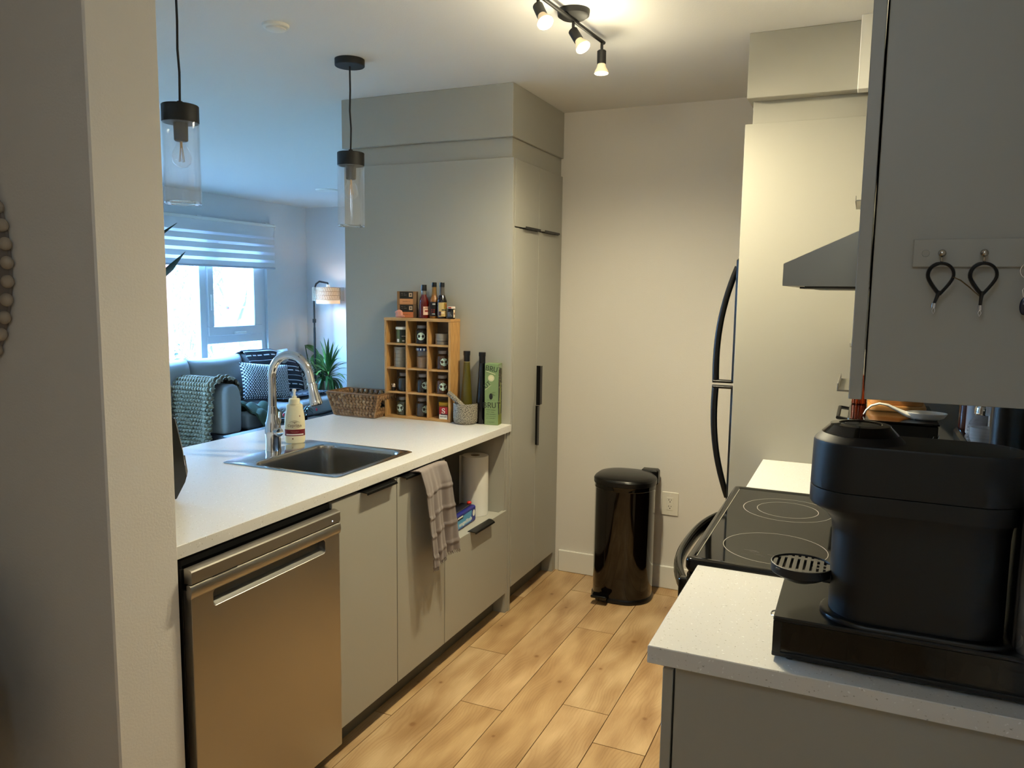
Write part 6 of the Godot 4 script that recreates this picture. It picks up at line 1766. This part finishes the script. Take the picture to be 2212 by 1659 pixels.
	part(t, "cloth", mb, mat(Color(0.20, 0.25, 0.19), 0.95), 60.0)

	# coffee table with a tray and a small plant
	t = thing("coffee_table", "low dark coffee table before the sofa", "table", Vector3(-2.66, 0.0, -1.10))
	part(t, "table_top", MB.new().b(-0.30, 0.365, -0.55, 0.30, 0.40, 0.55, 0.008), mat(Color(0.07, 0.065, 0.065), 0.4))
	for sx in [-1, 1]:
		for sz in [-1, 1]: part(t, "leg", MB.new().b(sx * 0.26 - 0.02, 0, sz * 0.5 - 0.02, sx * 0.26 + 0.02, 0.366, sz * 0.5 + 0.02), M.black_matt)
	t = thing("serving_tray", "oval black tray with pale rim on the coffee table", "tray", Vector3(-2.70, 0.40, -1.02), -0.6)
	mb = MB.new()
	mb.xf = Transform3D(Basis.from_scale(Vector3(1.35, 1, 0.9)), Vector3.ZERO)
	part(t, "tray_base", mb.lathe([Vector2(0, 0), Vector2(0.17, 0), Vector2(0.185, 0.01), Vector2(0.205, 0.045), Vector2(0.198, 0.046), Vector2(0.178, 0.014), Vector2(0, 0.008)], 44), M.black_satin)
	mb = MB.new()
	mb.xf = Transform3D(Basis.from_scale(Vector3(1.35, 1, 0.9)), Vector3.ZERO)
	part(t, "tray_rim", mb.lathe([Vector2(0.1965, 0.045), Vector2(0.2065, 0.045), Vector2(0.2065, 0.049), Vector2(0.1965, 0.049), Vector2(0.1965, 0.045)], 44), mat(Color(0.72, 0.74, 0.78), 0.3, 0.5))
	var pc := Vector3(-2.66, 0.411, -1.10)
	t = thing("potted_cactus", "small potted cactus plant with drooping stems and red buds on tray", "plant", pc)
	part(t, "pot", MB.new().lathe([Vector2(0, 0), Vector2(0.05, 0), Vector2(0.062, 0.10), Vector2(0.058, 0.10), Vector2(0.05, 0.085), Vector2(0, 0.085)], 26), M.black_gloss)
	rng.seed = 44
	for k in 22:
		var a := TAU * k / 22.0 + rng.randf() * 0.3
		var d := Vector3(sin(a), 0, cos(a))
		var l := rng.randf_range(0.07, 0.13)
		mb = MB.new()
		var pts := []
		for i in 6:
			var s := i / 5.0
			pts.append(Vector3(0, 0.09, 0) + d * (0.02 + l * s) + Vector3(0, 0.09 * sin(s * 2.2) * (0.6 + 0.6 * fposmod(k * 0.37, 1.0)) - 0.03 * s, 0))
		mb.tube(pts, [0.007, 0.012, 0.007, 0.012, 0.008, 0.004], 6, true, 0.3)
		part(t, "stem_leaf", mb, M.leaf_dark)
		if k % 6 == 2: part(t, "bud", MB.new().ball(pts[5] + Vector3(0, -0.012, 0), Vector3(0.008, 0.014, 0.008), 8, 6), mat(Color(0.75, 0.08, 0.14), 0.5))
	# floor lamp in the far corner
	t = thing("floor_lamp", "black arched floor lamp with a woven drum shade in the far corner", "lamp", Vector3(-4.225, 0.0, -3.28))
	part(t, "base", MB.new().lathe([Vector2(0, 0), Vector2(0.13, 0), Vector2(0.132, 0.004), Vector2(0.13, 0.02), Vector2(0.02, 0.026), Vector2(0, 0.026)], 30), M.black_matt)
	part(t, "pole", MB.new().tube([Vector3(0, 0.02, 0), Vector3(0, 1.08, 0), Vector3(0, 1.10, 0), Vector3(0, 1.45, 0), Vector3(0.008, 1.53, 0), Vector3(0.035, 1.585, 0.003), Vector3(0.085, 1.612, 0.008), Vector3(0.21, 1.595, 0.02), Vector3(0.213, 1.575, 0.02)], [0.0125, 0.0125, 0.0105, 0.0105, 0.0105, 0.0105, 0.0105, 0.010, 0.010], 12), M.black_matt)
	part(t, "collar", MB.new().cyl(Vector3(0, 1.145, 0), Vector3(0, 1.19, 0), 0.020, -1, 14, 0.004), M.black_matt)
	part(t, "finial", MB.new().cyl(Vector3(0.213, 1.545, 0.02), Vector3(0.213, 1.58, 0.02), 0.022, 0.018, 14), M.white_plastic)
	var sc := Vector3(0.213, 0, 0.02)
	mb = MB.new(); mb.xf = Transform3D(Basis(), sc)
	var sh := part(t, "inner_shade", mb.lathe([Vector2(0.128, 1.365), Vector2(0.130, 1.365), Vector2(0.130, 1.55), Vector2(0.128, 1.55), Vector2(0.128, 1.365)], 40), mat(Color(0.93, 0.90, 0.84), 0.8, 0.0, {"backlight_enabled": true, "backlight": Color(0.9, 0.85, 0.75)}))
	mb = MB.new(); mb.xf = Transform3D(Basis(), sc)
	part(t, "outer_shade", mb.lathe([Vector2(0.175, 1.398), Vector2(0.1755, 1.398), Vector2(0.1755, 1.55), Vector2(0.175, 1.55)], 40), mat(Color(0.86, 0.79, 0.70, 0.28), 0.8, 0.0, {"transparency": BaseMaterial3D.TRANSPARENCY_ALPHA}))
	mb = MB.new(); mb.xf = Transform3D(Basis(), sc)
	for r in 3:
		for k in 44:
			var a := TAU * k / 44.0; var b2 := TAU * (k + (0.5 if r % 2 == 0 else -0.5)) / 44.0
			var y := 1.415 + r * 0.044
			mb.tube([Vector3(0.134 * sin(a), y, 0.134 * cos(a)), Vector3(0.134 * sin(b2), y + 0.042, 0.134 * cos(b2))], 0.0028, 4)
	for r in 4: mb.lathe([Vector2(0.132, 1.412 + r * 0.044), Vector2(0.136, 1.412 + r * 0.044), Vector2(0.136, 1.416 + r * 0.044), Vector2(0.132, 1.416 + r * 0.044), Vector2(0.132, 1.412 + r * 0.044)], 36)
	part(sh, "weave", mb, mat(Color(0.50, 0.38, 0.27), 0.7)).set_meta("kind", "stuff")
	var bulb := part(t, "bulb", MB.new().ball(sc + Vector3(0, 1.44, 0), Vector3(0.03, 0.04, 0.03), 16, 10), mat(Color(1, 0.9, 0.75), 0.4, 0.0, {"emission_enabled": true, "emission": Color(1.0, 0.80, 0.52), "emission_energy_multiplier": 12.0}))
	var ol := OmniLight3D.new()
	ol.name = "lamp_light"
	ol.light_color = Color(1.0, 0.88, 0.70)
	ol.light_energy = 0.06
	ol.light_size = 0.03
	ol.omni_range = 12.0
	ol.omni_attenuation = 2.0
	ol.shadow_enabled = true
	t.add_child(ol)
	ol.position = sc + Vector3(0, 1.44, 0)
	plants()
	blind()

func blade(l: float, w: float, droop: float, fold := 0.25) -> MB:
	# a strap leaf from the origin along +z, drooping
	var mb := MB.new()
	var pts := []
	var n := 9
	for i in n + 1:
		var s := float(i) / n
		var ww := w * pow(sin(PI * minf(1.0, 0.14 + s * 0.86)), 0.7) * (1.0 if s < 0.999 else 0.02)
		var y := l * (0.55 * s - droop * s * s)
		var z := l * s * (1.0 - 0.25 * droop * s)
		pts.append([Vector3(-ww, y + ww * fold, z), Vector3(0, y, z), Vector3(ww, y + ww * fold, z)])
	for i in n:
		for k in 2:
			mb.quad(pts[i][k], pts[i + 1][k], pts[i + 1][k + 1], pts[i][k + 1])
			var d := Vector3(0, -0.0015, 0)
			mb.quad(pts[i][k] + d, pts[i][k + 1] + d, pts[i + 1][k + 1] + d, pts[i + 1][k] + d)
	return mb

func plants() -> void:
	var t := thing("yucca_plant", "bushy yucca plant with long strap leaves before the floor lamp", "plant", Vector3(-3.92, 0.0, -3.12))
	part(t, "pot", MB.new().lathe([Vector2(0, 0), Vector2(0.11, 0), Vector2(0.15, 0.26), Vector2(0.14, 0.26), Vector2(0.125, 0.22), Vector2(0, 0.22)], 30), mat(Color(0.80, 0.79, 0.77), 0.5))
	part(t, "stem", MB.new().tube([Vector3(0.015, 0.2, 0), Vector3(0.005, 0.4, 0.005), Vector3(0, 0.60, 0)], [0.028, 0.026, 0.024], 10), M.stem)
	part(t, "stem", MB.new().tube([Vector3(-0.03, 0.2, 0.02), Vector3(-0.05, 0.38, 0.03), Vector3(-0.055, 0.50, 0.03)], [0.022, 0.021, 0.02], 10), M.stem)
	var kinds := [blade(0.34, 0.016, 0.15).mesh(70.0), blade(0.36, 0.015, 0.55).mesh(70.0), blade(0.33, 0.014, 1.05).mesh(70.0)]
	rng.seed = 19
	for k in 84:
		var s := k / 84.0
		var a := k * 2.39996 + rng.randf_range(-0.3, 0.3)
		var kd := 0 if s > 0.72 else (1 if s > 0.38 else 2)
		var pitch := lerpf(0.55, -1.05, s) + rng.randf_range(-0.2, 0.2)
		var top := Vector3(0, lerpf(0.52, 0.62, s), 0)
		if k % 5 == 0: top = Vector3(-0.055, 0.50, 0.03)
		var bs := Basis(Vector3.UP, a) * Basis(Vector3.RIGHT, pitch)
		piece(t, "leaf", kinds[kd], M.leaf_light if k % 5 == 2 or (s > 0.8 and k % 2 == 0) else M.leaf, Transform3D(bs.scaled_local(Vector3.ONE * rng.randf_range(0.8, 1.12)), top + Vector3(0, 0, 0)))
	# broad-leaved plant behind the sofa's end
	t = thing("broadleaf_plant", "plant with two broad glossy leaves rising behind the striped throw", "plant", Vector3(-4.30, 0.0, -3.38))
	part(t, "pot", MB.new().lathe([Vector2(0, 0), Vector2(0.06, 0), Vector2(0.075, 0.16), Vector2(0, 0.16)], 22), M.terracotta)
	var big := func(l: float, w: float) -> MB:
		var mb := MB.new()
		mb.sheet(func(u: float, v: float) -> Vector3:
			var ww := w * sin(PI * pow(v, 0.75)) * (1.0 - 0.25 * v)
			return Vector3((u * 2 - 1) * ww, -0.20 * l * v * v + 0.25 * absf(u * 2 - 1) * ww, l * v), 8, 14, 0.002)
		return mb
	var defs := [[Vector3(-0.16, 0.875, -0.02), Vector3(0.23, -0.06, 0.06), 0.30, 0.050], [Vector3(0.02, 0.79, 0.0), Vector3(0.10, -0.22, 0.10), 0.27, 0.085]]
	for q in defs:
		part(t, "stem", MB.new().tube([Vector3(0, 0.15, 0), Vector3((q[0] as Vector3).x * 0.4, 0.5, 0), q[0]], 0.006, 7), M.leaf)
		var dz: Vector3 = (q[1] as Vector3).normalized()
		var bs := Basis.looking_at(-dz, Vector3(0.2, 1, 0.3))
		piece(t, "leaf", (big.call(q[2], q[3]) as MB).mesh(70.0), M.leaf, Transform3D(bs, q[0]))
	# tall plant hidden behind the wall end; two leaf tips reach into view
	t = thing("tall_plant", "tall plant whose two dark leaf tips cross the window blind", "plant", Vector3(-2.6, 0.0, 0.72))
	part(t, "pot", MB.new().lathe([Vector2(0, 0), Vector2(0.14, 0), Vector2(0.18, 0.32), Vector2(0.165, 0.32), Vector2(0.15, 0.28), Vector2(0, 0.28)], 30), mat(Color(0.3, 0.3, 0.3), 0.5))
	for q in [[Vector3(-2.6, 1.474, 0.462), Vector3(-2.6, 1.660, 0.205), Vector3(-2.6, 1.765, 0.085), 0.022], [Vector3(-2.6, 1.786, 0.412), Vector3(-2.6, 1.875, 0.258), Vector3(-2.6, 1.945, 0.145), 0.010]]:
		var pts := [Vector3(0, 0.27, 0), Vector3(0.0, 0.9, -0.04)]
		for k in 3: pts.append((q[k] as Vector3) - t.position)
		part(t, "leaf", MB.new().tube(pts, [0.010, 0.014, (q[3] as float) * 1.3, q[3], 0.001], 8, true, 0.25), M.leaf_dark)

func blind() -> void:
	var t := thing("roller_blind", "white banded day-and-night roller blind over the window's upper part", "blind", Vector3(-4.455, 2.2, -1.83))
	var z0 := -2.895; var z1 := -0.70
	part(t, "headrail", W(t).b(-4.50, 2.185, z0 - 0.012, -4.425, 2.215, z1 + 0.01, 0.004), M.white_plastic)
	part(t, "end_bracket", W(t).b(-4.50, 2.150, z0 - 0.016, -4.445, 2.222, z0 - 0.010, 0.002), M.white_plastic)
	for z in [-2.80, -1.85, -1.0]: part(t, "clip", W(t).b(-4.50, 2.213, z - 0.03, -4.45, 2.226, z + 0.03, 0.002), M.white_plastic)
	var y := 2.187
	var k := 0
	var hs := [0.105, 0.030, 0.052, 0.030, 0.052, 0.034, 0.050, 0.034, 0.048]
	for h in hs:
		var x := -4.440 if k % 2 == 0 else -4.443
		part(t, "band", W(t).b(x - 0.001, y - h - 0.002, z0, x, y + 0.001, z1), M.blind if k % 2 == 0 else M.sheer)
		y -= h
		k += 1
	part(t, "bottom_rail", W(t).b(-4.450, y - 0.016, z0, -4.432, y + 0.002, z1, 0.004), mat(Color(0.70, 0.72, 0.76), 0.5))

func grow(mb: MB, p: Vector3, d: Vector3, l: float, r: float, depth: int, spread: float) -> void:
	var pts := [p]
	var rad := [r]
	var q := p
	var dd := d
	var n := 4
	for i in n:
		dd = (dd + Vector3(rng.randf_range(-1, 1), rng.randf_range(-0.6, 1.0), rng.randf_range(-1, 1)) * 0.16).normalized()
		q += dd * l / n
		pts.append(q)
		rad.append(r * (1.0 - 0.42 * (i + 1) / n))
		if depth > 0 and i > 0:
			for s in (2 if depth > 1 else 3):
				var a := Vector3(rng.randf_range(-1, 1), rng.randf_range(-0.2, 0.9), rng.randf_range(-1, 1)).normalized()
				grow(mb, q, (dd + a * spread).normalized(), l * rng.randf_range(0.45, 0.68), r * 0.50, depth - 1, spread)
	mb.tube(pts, rad, 6 if depth > 1 else 4, false)

func outside() -> void:
	struct("ground", "pale ground far below the window", MB.new().b(-60, -3.4, -60, -4.7, -3.0, 40), mat(Color(0.30, 0.29, 0.28), 0.9))
	var hl := MB.new()
	hl.sheet(func(u: float, v: float) -> Vector3:
		return Vector3(lerpf(-22.0, -58.0, v), -3.0 + 9.5 * pow(v, 0.8) + 0.4 * sin(u * 23.0) * v, lerpf(-60.0, 30.0, u)), 40, 12)
	struct("hill", "pale hazy slope behind the bare trees", hl, tri_tex(mat(Color.WHITE, 0.95), noise_tex(0.04, Color(0.06, 0.06, 0.065), Color(0.17, 0.165, 0.16), 5), Vector3.ONE * 0.12))
	# terracotta posts and rail of the balcony before the window
	var t := thing("balcony_railing", "terracotta balcony posts with a thin dark rail outside the window", "railing", Vector3(-5.8, -3.0, -2.8))
	for z in [-2.62, -3.62, -1.45]: part(t, "post", W(t).b(-5.86, -3.0, z - 0.045, -5.74, 2.6, z + 0.045, 0.004), M.terracotta)
	part(t, "rail", W(t).b(-5.815, 1.27, -5.0, -5.785, 1.295, 0.5, 0.004), mat(Color(0.25, 0.27, 0.33), 0.5))
	rng.seed = 101
	var spots := [[-9.0, -4.6, 6.5, 0.15], [-8.2, -6.4, 6.0, 0.13], [-11.0, -5.6, 8.0, 0.20], [-13.0, -8.8, 8.5, 0.22], [-10.5, -8.4, 7.0, 0.16], [-14.5, -6.0, 8.5, 0.20], [-9.6, -3.0, 6.5, 0.13], [-16.5, -10.5, 9.0, 0.24]]
	var what := ["nearest slim bare tree left of the mullion", "slim bare tree seen low in the casement", "bare tree with pale forked trunk beyond the mullion", "thick pale bare trunk filling the casement pane", "bare tree with tangled twigs behind the slim ones", "bare tree standing mid slope behind the left pane", "bare tree at the left edge of the window", "large bare tree farthest up the slope"]
	for k in spots.size():
		var s = spots[k]
		t = thing("bare_tree", what[k], "tree", Vector3(s[0], -3.0, s[1]), 0.0, "bare trees outside the window")
		var mb := MB.new()
		var tr := MB.new()
		var top := Vector3(rng.randf_range(-0.3, 0.3), s[2] * 0.45, rng.randf_range(-0.3, 0.3))
		tr.tube([Vector3.ZERO, top * 0.5 + Vector3(0.06, 0, 0), top], [s[3], s[3] * 0.85, s[3] * 0.68], 9)
		part(t, "trunk", tr, M.bark)
		for j in 5:
			var a := TAU * j / 5.0 + rng.randf()
			grow(mb, top * (1.0 - 0.09 * j), Vector3(sin(a) * 0.6, 1.0 - 0.12 * j, cos(a) * 0.6).normalized(), s[2] * 0.36, s[3] * 0.42, 3, 0.85)
		part(t, "branches", mb, M.bark, 80.0)
	for q in [[-8.6, -3.9, 3.1], [-12.4, -7.6, 3.6]]:
		t = thing("evergreen_bush", ["dark evergreen bush low in the left pane", "dark evergreen bush behind the casement's lower pane"][0 if q[1] > -5 else 1], "bush", Vector3(q[0], -3.0, q[1]))
		part(t, "trunk", MB.new().cyl(Vector3.ZERO, Vector3(0, 2.0, 0), 0.07, 0.03, 8), M.bark)
		var mb := MB.new()
		for k in 1500:
			var h := rng.randf()
			var a := rng.randf() * TAU
			var r := (1.5 - 0.9 * h) * sqrt(rng.randf_range(0.15, 1.0))
			var p := Vector3(r * sin(a), 0.3 + h * (q[2] + 0.7), r * cos(a))
			var d := Vector3(sin(a), rng.randf_range(-0.2, 0.9), cos(a)).normalized() * rng.randf_range(0.12, 0.28)
			var sd := d.cross(Vector3(rng.randf(), rng.randf(), rng.randf())).normalized() * 0.03
			mb.tri(p - sd, p + sd, p + d)
		part(t, "foliage", mb, M.evergreen, 5.0).set_meta("kind", "stuff")

func _ready() -> void:
	camera_and_light()
	materials()
	room()
	peninsula()
	small_items()
	lamps()
	right_side()
	hall_items()
	living_room()
	outside()
